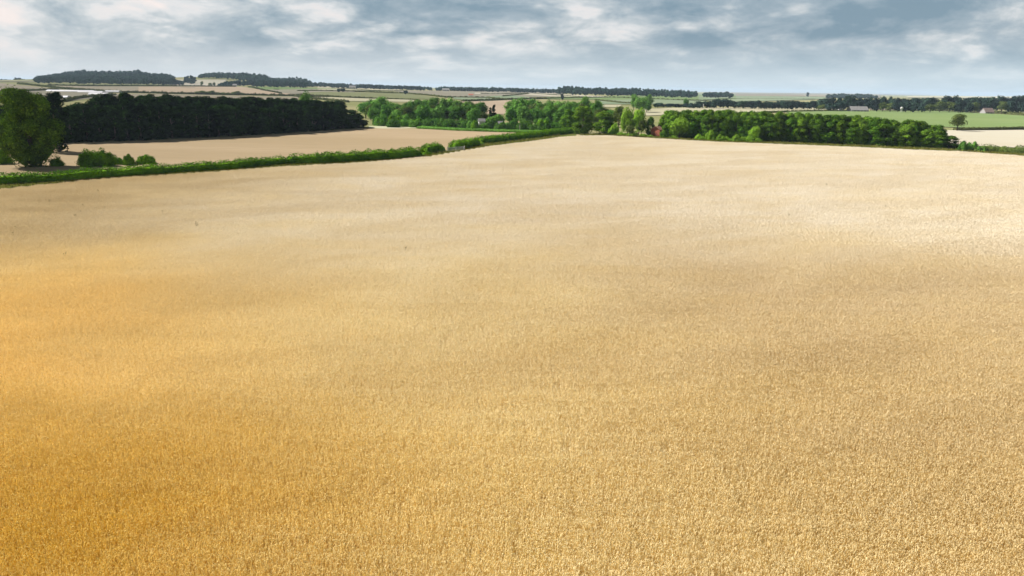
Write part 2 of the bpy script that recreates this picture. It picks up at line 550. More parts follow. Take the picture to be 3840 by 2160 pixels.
# second field behind the hedge, track, verges
HB = [(-500, 742), (0, 689), (221, 679), (518, 657), (794, 639), (907, 632), (1010, 620), (1124, 613), (1200, 613), (1500, 596),
      (1580, 586), (1629, 567), (1673, 567), (1713, 564), (1797, 545), (1828, 539), (1983, 522), (2100, 505), (2161, 499)]
HB = [(x, y + 13 - 11 * max(0, x) / 2161) for x, y in HB]
HBx, HBy = zip(*HB)
strip('stubble_field', [(-500, 545), (0, 542), (269, 536), (518, 528), (794, 516), (1045, 502), (1218, 490), (1383, 479), (1500, 481), (1700, 488), (1950, 496), (2040, 498)],
      [(x, y - 8) for x, y in HB if x < 2040] + [(2040, 503)], M['stubble'], 60, 8, 0.02)
strip('track', [(1383, 472), (1440, 473), (1560, 478)], [(1383, 480), (1440, 482), (1560, 481)], M['track'], 12, 2, 0.028)
strip('verge', [(x, y - 4) for x, y in HB], [(-500, 790), (0, 712)] + [(x, y + 6) for x, y in WEDGE[3:12]] + [(2161, 512)], M['verge'], 60, 3, 0.028)

# far fields (far edge, near edge in photo pixels)
far_fields = [
    ('tan', [(-500, 300), (0, 313), (230, 336)], [(-500, 352), (0, 346), (230, 337)]),
    ('grey', [(-500, 354), (0, 348), (228, 338), (420, 350)], [(-500, 384), (0, 384), (228, 384), (420, 360)]),
    ('olive', [(177, 318), (320, 316), (624, 316), (700, 322)], [(177, 320), (317, 322), (624, 323), (700, 324)]),
    ('tan', [(186, 324), (317, 325), (600, 326), (731, 328)], [(186, 328), (233, 333), (405, 345), (600, 351), (731, 353)]),
    ('pink', [(520, 326), (731, 326), (908, 327), (955, 334), (1118, 357)], [(520, 348), (731, 354), (955, 358), (1118, 360)]),
    ('pale', [(648, 300), (848, 300)], [(648, 323), (848, 324)]),
    ('tan', [(420, 352), (605, 354), (900, 361), (1118, 364)], [(420, 384), (605, 384), (900, 384), (1118, 374)]),
    ('green', [(931, 326), (1060, 327), (1200, 331), (1260, 333)], [(931, 329), (960, 334), (1060, 340), (1260, 338)]),
    ('grey', [(975, 337), (1060, 337), (1180, 335), (1330, 342)], [(975, 340), (1100, 354), (1200, 346), (1330, 347)]),
    ('cream', [(1190, 324), (1260, 326), (1500, 336)], [(1190, 337), (1260, 338), (1500, 343)]),
    ('olive', [(1150, 350), (1200, 345), (1526, 352), (1640, 366)], [(1150, 357), (1200, 360), (1386, 368), (1640, 374)]),
    ('cream', [(1180, 364), (1386, 371), (1560, 376)], [(1180, 370), (1300, 380), (1560, 384)]),
    ('grey', [(1480, 339), (1560, 341), (2085, 346), (2110, 348)], [(1480, 343), (1540, 350), (1680, 364), (1900, 366), (2110, 364)]),
    ('pale', [(1780, 349), (1990, 349)], [(1780, 353), (1990, 352)]),
    ('mint', [(1700, 367), (1800, 364), (1920, 358), (2000, 368)], [(1700, 372), (1800, 380), (1920, 374), (2000, 371)]),
    ('pink', [(1600, 384), (1820, 381), (1910, 377), (1990, 377)], [(1600, 430), (1820, 430), (1910, 430), (1990, 430)]),
    ('pale', [(1960, 351), (2060, 352), (2294, 364)], [(1960, 356), (2060, 362), (2294, 367)]),
    ('green', [(2050, 365), (2300, 361), (2646, 358), (2760, 360)], [(2050, 372), (2300, 376), (2646, 376), (2760, 374)]),
    ('mint', [(2240, 378), (2400, 373), (2646, 380)], [(2240, 392), (2400, 392), (2646, 390)]),
    ('cream', [(2250, 394), (2330, 394)], [(2250, 402), (2330, 404)]),
    ('mint', [(2620, 362), (2760, 361), (3100, 365)], [(2620, 376), (2760, 384), (3100, 372)]),
    ('grey', [(2740, 348), (3000, 350), (3300, 354)], [(2740, 354), (3000, 357), (3300, 362)]),
    ('tan', [(2730, 355), (3050, 358), (3300, 363)], [(2730, 360), (3050, 364), (3300, 368)]),
    ('cream', [(2410, 410), (2500, 406), (2900, 404), (3140, 403)], [(2410, 436), (2500, 432), (2900, 420), (3140, 413)]),
    ('meadow', [(2950, 421), (3210, 417), (3500, 416), (3840, 436), (4400, 470)], [(2950, 425), (3210, 450), (3500, 478), (3840, 483), (4400, 492)]),
    ('olive', [(3490, 404), (3840, 420), (4400, 440)], [(3490, 414), (3840, 431), (4400, 466)]),
    ('pale', [(3540, 490), (3700, 491), (3840, 489), (4400, 500)], [(3540, 540), (3700, 552), (3840, 558), (4400, 590)]),
    ('tan', [(3260, 400), (3500, 402)], [(3260, 414), (3500, 414)]),
    ('cream', [(3660, 390), (3840, 394), (4300, 400)], [(3660, 394), (3840, 400), (4300, 412)]),
    ('cream', [(1990, 450), (2060, 450)], [(1990, 460), (2060, 460)]),
]
for k, tp, bt in far_fields:
    strip('far_field', tp, bt, M['f_' + k], 24, 5)
# a patchwork of smaller plots out to the horizon on both sides of the view
rg = random.Random(4)
for k, (x0, x1, ya, yb) in enumerate([(2300, 2760, 352, 357), (2900, 3500, 349.5, 351.5), (3200, 3900, 353, 356), (3400, 4000, 362, 368), (-300, 160, 303.5, 305.5)]):
    tp = [(x0, ya + 0), (x1, ya + (x1 - x0) * 0.004)]; bt = [(x0, yb), (x1, yb + (x1 - x0) * 0.006)]
    strip('far_field', tp, bt, M['f_' + rg.choice(['tan', 'mint', 'grey', 'cream'])], 12, 2)


# ---------------------------------------------------------------- foliage builders
def leaf_quads(rs, C, N, size, jit=0.24, aspect=1.5):
    """diamond leaf sprays at C with rough normals N -> verts, quads"""
    n = len(C)
    N = N + rs.normal(0, jit, (n, 3)); N /= np.linalg.norm(N, axis=1)[:, None] + 1e-9
    A = np.cross(N, rs.normal(0, 1, (n, 3))); A /= np.linalg.norm(A, axis=1)[:, None] + 1e-9
    B = np.cross(N, A)
    s = size * rs.uniform(0.55, 1.35, n)[:, None]
    V = np.stack([C - A * s * aspect * 0.5, C - B * s * 0.42 + N * s * 0.15, C + A * s * aspect * 0.5, C + B * s * 0.42 + N * s * 0.15], 1).reshape(-1, 3)
    Q = np.arange(4 * n).reshape(n, 4)
    return V, Q


def crown_points(rs, H, W, z0, shape, nblob, nleaf):
    """points and outward normals on the surface of many overlapping leaf masses"""
    zc = (z0 + H) / 2; hz_ = (H - z0) / 2
    cs = []; rad = []
    for i in range(nblob):
        while True:
            d = rs.normal(0, 1, 3); d /= np.linalg.norm(d)
            if d[2] > -0.75: break
        u = rs.uniform(0.35, 0.78)
        if shape == 'round':
            c = np.array([d[0] * W / 2 * u, d[1] * W / 2 * u, zc + d[2] * hz_ * u])
            r = rs.uniform(0.24, 0.44) * W / 2 * 1.1
        elif shape == 'cone':
            tz = rs.uniform(0, 1) ** 0.8
            wr = W / 2 * (1.0 - tz) ** 0.75 * 0.75 + 0.05 * W
            a = rs.uniform(0, 6.283)
            c = np.array([math.cos(a) * wr * 0.7, math.sin(a) * wr * 0.7, z0 + tz * (H - z0) * 0.95])
            r = (0.13 + 0.16 * (1 - tz)) * W
        elif shape == 'oak':     # broad crown of distinct billows that reaches down to the ground
            tz = (i + 0.5) / nblob
            wr = W / 2 * (1 - (abs(tz - 0.60) / 0.62) ** 2.4) * 0.80
            a = rs.uniform(0, 6.283); u = rs.uniform(0.45, 1.0)
            a = i * 2.4 + rs.uniform(-.5, .5); u = rs.uniform(0.62, 1.08) if tz < 0.6 else rs.uniform(0.05, 1.05)
            c = np.array([math.cos(a) * wr * u, math.sin(a) * wr * u, z0 + 0.7 + tz * (H - z0) * 0.86])
            r = rs.uniform(0.09, 0.20) * W
        elif shape == 'tall':
            tz = rs.uniform(0, 1)
            wr = W / 2 * (1 - (abs(tz - 0.42) / 0.62) ** 2.2) * 0.7
            a = rs.uniform(0, 6.283)
            c = np.array([math.cos(a) * wr, math.sin(a) * wr, z0 + tz * (H - z0) * 0.93])
            r = rs.uniform(0.14, 0.22) * W
        else:  # bush: dome from the ground
            c = np.array([d[0] * W / 2 * u, d[1] * W / 2 * u, abs(d[2]) * H * u * 0.9])
            r = rs.uniform(0.22, 0.36) * min(W / 2, H) * 1.1
        cs.append(c); rad.append(r)
    cs = np.array(cs); rad = np.array(rad)
    if shape in ('round', 'tall', 'bush', 'oak'):   # keep the outline at the wanted size
        sx = (W / 2) / np.percentile(np.hypot(cs[:, 0], cs[:, 1]) + rad, 92)
        cs[:, :2] *= sx
        if shape != 'bush':
            top = (cs[:, 2] + rad).max(); cs[:, 2] = z0 + (cs[:, 2] - z0) * (H - z0) / (top - z0)
    wgt = rad ** 2; wgt = wgt / wgt.sum()
    k = rs.choice(nblob, nleaf, p=wgt)
    d = rs.normal(0, 1, (nleaf, 3)); d /= np.linalg.norm(d, axis=1)[:, None]
    dn = np.abs(d[:, 2]); d[:, 2] = np.where(rs.uniform(0, 1, nleaf) < 0.55, dn, d[:, 2])
    C = cs[k] + d * rad[k][:, None] * (rs.uniform(0.86, 1.10, nleaf) + np.where(rs.uniform(0, 1, nleaf) < .12, rs.uniform(0, .28, nleaf), 0))[:, None]
    C[:, 2] = np.maximum(C[:, 2], 0.05)
    out_ = C - np.array([0, 0, zc]); out_ /= np.linalg.norm(out_, axis=1)[:, None] + 1e-9
    N = d * 0.95 + out_ * 0.15
    return C, N, cs, rad


def core_mesh(cs, rad, f=0.72):
    """rough low solid hearts of the leaf masses, so a crown is not see-through everywhere"""
    oc = np.array([(1, 0, 0), (-1, 0, 0), (0, 1, 0), (0, -1, 0), (0, 0, 1), (0, 0, -1)], float)
    tri = [(0, 2, 4), (2, 1, 4), (1, 3, 4), (3, 0, 4), (2, 0, 5), (1, 2, 5), (3, 1, 5), (0, 3, 5)]
    V = []; Q = []
    for c, r in zip(cs, rad):
        b = len(V); V.extend(c + oc * r * f)
        Q += [(b + i, b + j, b + k, b + k) for i, j, k in tri]
    return V, Q


def crown_mesh(name, seed, H, W, z0, shape, nblob, nleaf, size, mt, core=0.7):
    rs = np.random.RandomState(seed)
    C, N, cs, rad = crown_points(rs, H, W, z0, shape, nblob, nleaf)
    V, Q = leaf_quads(rs, C, N, size)
    polys = [tuple(q) for q in Q]
    V = list(map(tuple, V))
    if core:
        oc = np.array([(1, 0, 0), (-1, 0, 0), (0, 1, 0), (0, -1, 0), (0, 0, 1), (0, 0, -1)], float)
        tri = [(0, 2, 4), (2, 1, 4), (1, 3, 4), (3, 0, 4), (2, 0, 5), (1, 2, 5), (3, 1, 5), (0, 3, 5)]
        for c, r in zip(cs, rad):
            b = len(V); q = c + oc * r * core; q[:, 2] = np.maximum(q[:, 2], 0.02)
            V += list(map(tuple, q)); polys += [(b + i, b + j, b + k) for i, j, k in tri]
    me = bpy.data.meshes.new(name); me.from_pydata(V, [], polys); me.materials.append(mt); me.update()
    return me


def trunk_mesh(name, seed, H, rad, limbs=4, spread=0.13):
    rs = random.Random(seed)
    b = MB()
    b.tube([(0, 0, -0.2), (rad * .3, 0, H * 0.3), (0, rad * .4, H * 0.62), (0.02 * H, 0, H * 0.85)], [rad * 1.3, rad, rad * 0.65, rad * 0.2], 7)
    for k in range(limbs):
        a = 6.283 * k / limbs + rs.uniform(-.4, .4); z = H * rs.uniform(0.25, 0.5); e = H * spread
        b.tube([(0, 0, z), (math.cos(a) * e * .5, math.sin(a) * e * .5, z + e * .5), (math.cos(a) * e, math.sin(a) * e, z + e * 1.2)], [rad * .5, rad * .32, rad * .1], 5)
    me = bpy.data.meshes.new(name); me.from_pydata(b.v, [], b.f); me.materials.append(M['bark']); me.update()
    return me


PROTO = {}


def protos(key, n, H, W, z0, shape, nblob, nleaf, size, mt, trunk=0.28, seed=0, core=0.7):
    """n variants of one kind of tree: (crown mesh, trunk mesh, H, W)"""
    L = []
    for i in range(n):
        rs = random.Random(seed + i)
        h = H; wdt = W
        cm = crown_mesh(key + '_crown', seed * 31 + i * 7 + 1, h, wdt, z0 * rs.uniform(.8, 1.2), shape, nblob, nleaf, size, M[mt], core)
        tm = trunk_mesh(key + '_trunk', seed + i, h, trunk) if trunk else None
        L.append((cm, tm, h, wdt))
    PROTO[key] = L


def tree(name, key, loc, H, W, label, group=None, cat='tree', var=None, rz=None, rs=random):
    L = PROTO[key]; cm, tm, h, wd = L[var if var is not None else rs.randrange(len(L))]
    if tm is None:
        o = obj(name, cm); e = o; o.location = loc
    else:
        e = empty(name, loc)
        obj('crown', cm, e); obj('trunk', tm, e)
    e.scale = (W / wd, W / wd * rs.uniform(.9, 1.1), H / h)
    e.rotation_euler = (0, 0, rs.uniform(0, 6.283) if rz is None else rz)
    tag(e, label, cat, group)
    return e


def tree_px(name, key, x, ybase, ytop, wpx, label, group=None, cat='tree', rs=random, z=0.0, **kw):
    q = P(x, ybase)
    dd = (q - np.array([0, 0, HCAM])) @ FW
    # solve the height that puts the top at ytop
    H = (ybase - ytop) * dd / F / math.cos(PITCH) * 0.985
    return tree(name, key, q, H, wpx * dd / F, label, group, cat, rs=rs, **kw)


def tree_top(name, key, x, r, ytop, wpx, label, group=None, cat='tree', rs=random, **kw):
    """a tree r metres ahead in column x whose top reaches row ytop"""
    q = PR(x, r)
    lo, hi = 0.5, 60.0
    for _ in range(30):
        mid = (lo + hi) / 2
        if proj(q + np.array([0, 0, mid]))[1] > ytop: lo = mid
        else: hi = mid
    x2, _y = proj(q)
    q = PR(x + (x - x2), r)
    return tree(name, key, q, lo, wpx * r / F, label, group, cat, rs=rs, **kw)


protos('oak', 1, 12.6, 11.2, 0.0, 'oak', 58, 30000, 0.25, 'leaf_oak', 0.42, 11, 0.86)
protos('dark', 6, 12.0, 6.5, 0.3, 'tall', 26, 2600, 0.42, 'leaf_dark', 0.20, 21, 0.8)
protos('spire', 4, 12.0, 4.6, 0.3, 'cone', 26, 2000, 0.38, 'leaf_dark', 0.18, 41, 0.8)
protos('mid', 7, 9.0, 8.0, 0.4, 'round', 26, 2400, 0.40, 'leaf_mid', 0.20, 61, 0.75)
protos('belt', 7, 9.0, 5.5, 0.1, 'tall', 42, 3200, 0.32, 'leaf_belt', 0.16, 81, 0.8)
protos('bright', 3, 6.0, 6.0, 0.3, 'round', 24, 2400, 0.30, 'leaf_bright', 0.14, 101, 0.75)
protos('olive', 3, 7.0, 6.0, 0.4, 'round', 22, 1500, 0.32, 'leaf_olive', 0.15, 121, 0.6)
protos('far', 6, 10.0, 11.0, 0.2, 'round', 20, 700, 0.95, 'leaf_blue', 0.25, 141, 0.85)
protos('bush', 4, 3.0, 5.0, 0.0, 'bush', 26, 2600, 0.24, 'leaf_hedge', 0, 161, 0.75)
protos('brightbush', 3, 2.0, 4.0, 0.0, 'bush', 20, 1500, 0.22, 'leaf_bright', 0, 181, 0.7)
protos('midbush', 4, 3.0, 5.0, 0.0, 'bush', 20, 1400, 0.32, 'leaf_mid', 0, 201, 0.75)

# ---------------------------------------------------------------- left oak and neighbours
R = random.Random(7)
tree_px('broadleaf_tree', 'oak', 126, 624, 350, 214, 'big full-crowned green tree behind the hedge at the near end of the dark wood', rs=R, var=0, rz=0.6)
tree_px('broadleaf_tree', 'dark', 222, 570, 356, 120, 'dark tree with uneven top close behind the right side of the big full-crowned tree', rs=R)
tree_px('shrub', 'bush', 8, 614, 548, 80, 'low green shrub tucked against the left foot of the big tree', cat='shrub', rs=R)
tree_px('shrub', 'bush', 215, 622, 585, 60, 'small dark bush against the right foot of the big tree', cat='shrub', rs=R)
tree_px('shrub', 'bush', 348, 624, 553, 100, 'widest dark bush of the three behind the long hedge', cat='shrub', rs=R)
tree_px('shrub', 'bush', 318, 622, 562, 56, 'left shoulder bush of the dark clump behind the long hedge', cat='shrub', rs=R)
tree_px('shrub', 'bush', 385, 623, 557, 66, 'right shoulder bush of the widest dark bush', cat='shrub', rs=R)
tree_px('shrub', 'bush', 405, 622, 560, 60, 'ragged bush joined to the right side of the widest bush', cat='shrub', rs=R)
tree_px('shrub', 'bush', 440, 616, 584, 50, 'paler low scrub between the wide bush and the round bush', cat='shrub', rs=R)
tree_px('shrub', 'bush', 480, 618, 566, 55, 'upright bush between the pale scrub and the smooth round bush', cat='shrub', rs=R)
tree_px('shrub', 'bush', 552, 614, 570, 84, 'smooth rounded bush ending the row of bushes behind the hedge', cat='shrub', rs=R)

# ---------------------------------------------------------------- the dark wood on the left
WB = [(-420, 552), (-200, 548), (0, 543), (269, 536), (518, 528), (794, 516), (1045, 502), (1218, 490), (1356, 480), (1383, 477)]
WT = [(-420, 372), (-200, 372), (0, 395), (200, 392), (270, 398), (310, 374), (366, 358), (440, 356), (470, 340), (500, 354), (518, 348), (560, 357), (621, 353),
      (700, 362), (794, 361), (872, 363), (1045, 368), (1150, 372), (1218, 373), (1287, 379), (1338, 403), (1376, 424), (1397, 440)]
wbx, wby = zip(*WB); wtx, wty = zip(*WT)
pts = [P(x, y) for x, y in WB]
seg = [0]
for a, b in zip(pts, pts[1:]): seg.append(seg[-1] + np.linalg.norm((b - a)[:2]))
LW = 'dark tree standing in the near black-green wood behind the stubble field'
GW = 'trees of the dark wood behind the stubble field'
for row in range(4):
    s = 1.5 + row * 1.1
    step = 3.1 if row < 2 else 3.6
    while s < seg[-1] - (0 if row == 0 else row * 2.5):
        bx_ = np.interp(s, seg, [p[0] for p in pts]); by_ = np.interp(s, seg, [p[1] for p in pts])
        i = min(max(1, int(np.searchsorted(seg, s))), len(seg) - 1)
        dv = (pts[i] - pts[i - 1])[:2]; dv /= np.linalg.norm(dv); nv = np.array([-dv[1], dv[0]])
        off = 2.6 + row * 5.5 + R.uniform(-.8, .8)
        q = np.array([bx_, by_]) + nv * off
        px_, py_ = proj((q[0], q[1], 8))
        yt = np.interp(px_, wtx, wty) + R.uniform(-3, 7) + (0 if row >= 1 else 14 + R.uniform(0, 26))
        H = None; lo, hi = 1, 30
        for _ in range(24):
            mid = (lo + hi) / 2
            if proj((q[0], q[1], mid))[1] > yt: lo = mid
            else: hi = mid
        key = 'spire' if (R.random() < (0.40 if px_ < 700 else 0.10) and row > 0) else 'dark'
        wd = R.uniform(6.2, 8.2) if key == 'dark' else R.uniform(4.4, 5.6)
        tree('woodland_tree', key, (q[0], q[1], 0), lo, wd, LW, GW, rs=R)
        s += step * R.uniform(.8, 1.2)
tree_top('woodland_tree', 'mid', 1150, 262, 340, 66, 'tall rounded green tree rising alone above the top of the dark wood', rs=R)

# ---------------------------------------------------------------- woodland in the middle
LM = 'green tree in the mixed woodland beyond the end of the stubble field'
GM = 'trees of the mixed green woodland'
CT = [(1372, 384), (1400, 372), (1432, 362), (1470, 378), (1500, 392), (1530, 382), (1565, 372), (1600, 372), (1630, 364), (1665, 368),
      (1700, 366), (1725, 376), (1760, 378), (1795, 380), (1925, 372), (1955, 366), (1985, 370), (2020, 376), (2060, 374), (2100, 378),
      (2140, 380), (2240, 378)]
for x, yt in CT:
    tree_top('woodland_tree', 'mid', x, R.uniform(305, 360), yt, R.uniform(56, 84), LM, GM, rs=R)
for x, yt in [(1450, 392), (1530, 400), (1590, 392), (1650, 388), (1715, 396), (1780, 402), (1810, 420), (1870, 426), (1915, 398), (1965, 396), (2010, 402),
              (2060, 398), (2110, 404), (2160, 400), (2200, 404), (2245, 410), (2285, 412), (1400, 402), (1490, 410), (1560, 412), (1625, 408), (1690, 414), (1750, 410), (1840, 430), (1940, 416), (2090, 420), (2135, 416), (2180, 420)]:
    tree_top('woodland_tree', R.choice(['mid', 'mid', 'mid', 'olive']), x, R.uniform(268, 300), yt, R.uniform(48, 72), LM, GM, rs=R)
for k in range(26):
    x = 1412 + k * 27 + R.uniform(-6, 6)
    yb = np.interp(x, [1400, 1700, 2060, 2100], [466, 482, 492, 492]) + R.uniform(-3, 1)
    tree_px('shrub', R.choice(['midbush', 'midbush', 'midbush', 'bush']), x, yb, yb - R.uniform(28, 54), R.uniform(38, 62),
            'rounded green bush along the front edge of the mixed woodland', 'bushes edging the mixed woodland', 'shrub', rs=R)
for k in range(16):
    x = 1430 + k * 45 + R.uniform(-10, 10)
    tree_top('shrub', 'midbush', x, R.uniform(262, 272), R.uniform(424, 442), R.uniform(48, 66), 'big rounded bush behind the front edge of the mixed woodland', 'big bushes in the mixed woodland', 'shrub', rs=R)
tree_top('woodland_tree', 'spire', 1852, 275, 388, 30, 'thin spiky dark tree standing in the gap before the pale pink field', rs=R)
tree_top('woodland_tree', 'spire', 1838, 277, 398, 24, 'shorter spiky dark tree left of the thin one in the woodland gap', rs=R)
# darker big trees where the hedge meets the wood
for x, yb, yt, wp, lab in [(2185, 502, 404, 90, 'dark broad tree where the long hedge ends at the woodland'),
                           (2262, 498, 420, 100, 'dark spreading tree right of the hedge end beside the field corner'),
                           (2130, 492, 415, 70, 'mid green tree just left of the hedge end')]:
    tree_px('broadleaf_tree', 'belt', x, yb, yt, wp, lab, rs=R)
for k in range(30):
    x = 1985 + (k % 15) * 20 + R.uniform(-8, 8)
    tree_top('woodland_tree', R.choice(['mid', 'mid', 'olive']), x, R.uniform(285, 350), (380 if k < 15 else 402) + R.uniform(-2, 16) + max(0, x - 2200) * .25, R.uniform(44, 64), LM, GM, rs=R)
for k in range(16):
    x = 1390 + k * 26 + R.uniform(-8, 8)
    tree_top('woodland_tree', R.choice(['mid', 'mid', 'olive']), x, R.uniform(285, 330), 392 + R.uniform(-4, 18), R.uniform(44, 64), LM, GM, rs=R)
tree_top('broadleaf_tree', 'mid', 2194, 330, 360, 44, 'tall narrow tree sticking up over the woodland skyline', rs=R)
tree_top('broadleaf_tree', 'mid', 2237, 310, 374, 46, 'rounded dark green tree right of the tall narrow skyline tree', rs=R)

# around the red building
for x, yb, yt, wp, key, lab in [
        (2318, 492, 402, 64, 'olive', 'olive green tree above the field corner'),
        (2300, 504, 464, 44, 'brightbush', 'small flat-topped bright bush on the field corner'),
        (2352, 508, 410, 62, 'bright', 'bright lime tree left of the red building'),
        (2395, 506, 412, 64, 'bright', 'tall yellow-green tree close left of the red building'),
        (2362, 513, 470, 50, 'olive', 'short pale tree at the field edge left of the red building'),
        (2404, 512, 452, 40, 'olive', 'slim dull green tree beside the red building'),
        (2437, 508, 440, 36, 'belt', 'dark narrow tree just left of the red building'),
        (2490, 518, 470, 36, 'belt', 'small dark tree between the red building and the round bright tree'),
        (2546, 519, 444, 78, 'bright', 'large round bright green tree standing in front of the belt'),
        (2663, 527, 486, 52, 'brightbush', 'round bright bush in front of the belt near its left third'),
        (2826, 532, 476, 44, 'bright', 'small mop-headed bright tree at the belt edge')]:
    if key.endswith('bush'):
        tree_px('shrub', key, x, yb, yt, wp, lab, cat='shrub', rs=R)
    else:
        tree_px('broadleaf_tree', key, x, yb, yt, wp, lab, rs=R)
for x, h in [(2330, 14), (2372, 16), (2412, 13), (2440, 10), (2520, 12), (2625, 22), (2705, 24), (2730, 18), (2760, 30), (2785, 22), (2808, 24), (2842, 18), (2290, 9)]:
    yb = np.interp(x, [a for a, b in WEDGE], [b for a, b in WEDGE]) - 2
    tree_px('shrub', 'brightbush', x, yb, yb - h, R.uniform(34, 50), 'low bright green scrub at the foot of the belt beside the wheat', 'low scrub along the belt', 'shrub', rs=R)

# ---------------------------------------------------------------- tree belt on the right
BT = [(2440, 424), (2489, 414), (2576, 412), (2734, 413), (2800, 416), (2900, 419), (2961, 421), (3123, 431), (3228, 433), (3341, 447), (3373, 458),
      (3405, 449), (3454, 451), (3486, 470), (3527, 466), (3587, 490), (3619, 520)]
btx, bty = zip(*BT)
LB = 'leafy tree in the dense planted belt along the far right edge of the wheat'
GB = 'trees of the dense belt beside the wheat'
BB = [(2440, 512), (2700, 526), (2900, 533), (3204, 546), (3400, 554), (3590, 561)]
pts = [P(x, y) for x, y in BB]
seg = [0]
for a, b in zip(pts, pts[1:]): seg.append(seg[-1] + np.linalg.norm((b - a)[:2]))
for row in range(3):
    s = 1.0 + row
    while s < seg[-1] - row * 1.5:
        bx_ = np.interp(s, seg, [p[0] for p in pts]); by_ = np.interp(s, seg, [p[1] for p in pts])
        i = min(max(1, int(np.searchsorted(seg, s))), len(seg) - 1)
        dv = (pts[i] - pts[i - 1])[:2]; dv /= np.linalg.norm(dv); nv = np.array([-dv[1], dv[0]])
        q = np.array([bx_, by_]) + nv * (2.4 + row * 4.6 + R.uniform(-.5, .5))
        px_, py_ = proj((q[0], q[1], 6))
        if row == 0 and px_ < 2530:
            s += 3; continue
        yt = np.interp(px_, btx, bty) + R.uniform(-2, 3) + (0 if row else 12 + R.uniform(0, 14))
        lo, hi = 1, 30
        for _ in range(24):
            mid = (lo + hi) / 2
            if proj((q[0], q[1], mid))[1] > yt: lo = mid
            else: hi = mid
        tree('belt_tree', 'belt', (q[0], q[1], 0), lo, R.uniform(4.6, 6.8), LB, GB, rs=R)
        s += 2.6 * R.uniform(.7, 1.3)
for x, yb, yt, wp, lab in [(3608, 566, 522, 44, 'dull bush at the end of the belt'), (3642, 567, 524, 40, 'pointed bush right of the belt end'),
                           (3676, 570, 540, 36, 'low bush where the right hand hedge begins')]:
    tree_px('shrub', 'midbush', x, yb, yt, wp, lab, cat='shrub', rs=R)
tree_px('broadleaf_tree', 'olive', 3588, 492, 430, 74, 'lone tree with a bare trunk between the green field and the pale field', rs=R)

# ---------------------------------------------------------------- far trees
LF = 'blue-dark tree in the far tree line beyond the belt and the green field'
GF = 'trees of the far dark tree line'
FT = [(2470, 384), (2500, 386), (2560, 388), (2610, 384), (2650, 374), (2690, 370), (2730, 374), (2760, 373), (2800, 379), (2830, 371), (2860, 378), (2900, 381), (2930, 374), (2960, 378),
      (3000, 380), (3040, 377), (3080, 370), (3120, 366), (3183, 359), (3240, 364), (3294, 360), (3340, 362), (3373, 367), (3420, 368), (3462, 366), (3510, 368), (3563, 356), (3600, 364),
      (3630, 360), (3680, 366), (3730, 356), (3790, 362), (3840, 355), (3900, 360)]
ftx, fty = zip(*FT)
x = 2466
while x < 3960:
    r = np.interp(x, [2460, 2700, 3100, 3500, 4000], [600, 600, 640, 640, 640]) + R.uniform(-12, 12)
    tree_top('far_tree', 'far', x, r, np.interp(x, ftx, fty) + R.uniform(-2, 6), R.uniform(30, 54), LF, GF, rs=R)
    x += R.uniform(16, 26)
x = 3080
while x < 3940:
    tree_top('far_tree', R.choice(['olive', 'far']), x, R.uniform(585, 600), np.interp(x, ftx, fty) + R.uniform(12, 24), R.uniform(34, 52), LF, GF, rs=R) if not (3170 < x < 3262 or 3672 < x < 3726) else None
    x += R.uniform(26, 36)
for x, r, yt, wp, key, lab in [
        (2375, 520, 352, 30, 'mid', 'tall bluish tree at the left of the far clump of two'),
        (2396, 470, 362, 56, 'mid', 'broad bluish tree in the far clump before the hedged fields'),
        (2425, 480, 376, 50, 'mid', 'lower bluish tree closing the far clump on the right'),
        (2432, 560, 353, 34, 'mid', 'small bluish tree right behind the far clump'),
        (2570, 610, 368, 24, 'mid', 'thin grey-green tree poking over the far dark trees'),
        (2107, 800, 350, 15, 'far', 'tiny round tree alone in the pale far field'),
        (1522, 880, 338, 19, 'far', 'tiny dark tree alone in the middle of the far fields'),
        (1270, 900, 332, 16, 'far', 'tiny grey tree on the hedge line of the far fields'),
        (1286, 900, 330, 17, 'far', 'tiny tree right beside another on the far hedge line'),
        (758, 1120, 304, 13, 'olive', 'tiny round tree in the pale field between two far woods'),
        (790, 1120, 310, 15, 'olive', 'low tiny tree in the middle of the pale field between far woods'),
        (804, 1120, 308, 12, 'olive', 'narrow tiny tree in the pale field between far woods'),
        (1036, 960, 332, 24, 'mid', 'small dark tree alone on the far green slope'),
        (990, 980, 334, 16, 'mid', 'tiny bush-like tree left on the far green slope'),
        (3028, 2200, 345.5, 11, 'far', 'minute square-looking tree on the far right plain')]:
    tree_top('far_tree', key, x, r, yt, wp, lab, rs=R)
for x, yt in [(738, 342), (757, 339), (778, 343), (798, 339), (815, 345), (838, 346), (856, 347), (874, 345), (893, 341), (905, 347)]:
    tree_top('far_tree', 'olive', x, 690, yt, R.uniform(20, 30), 'small olive tree in the row along the lower edge of the pink far field', 'olive trees below the pink far field', rs=R)


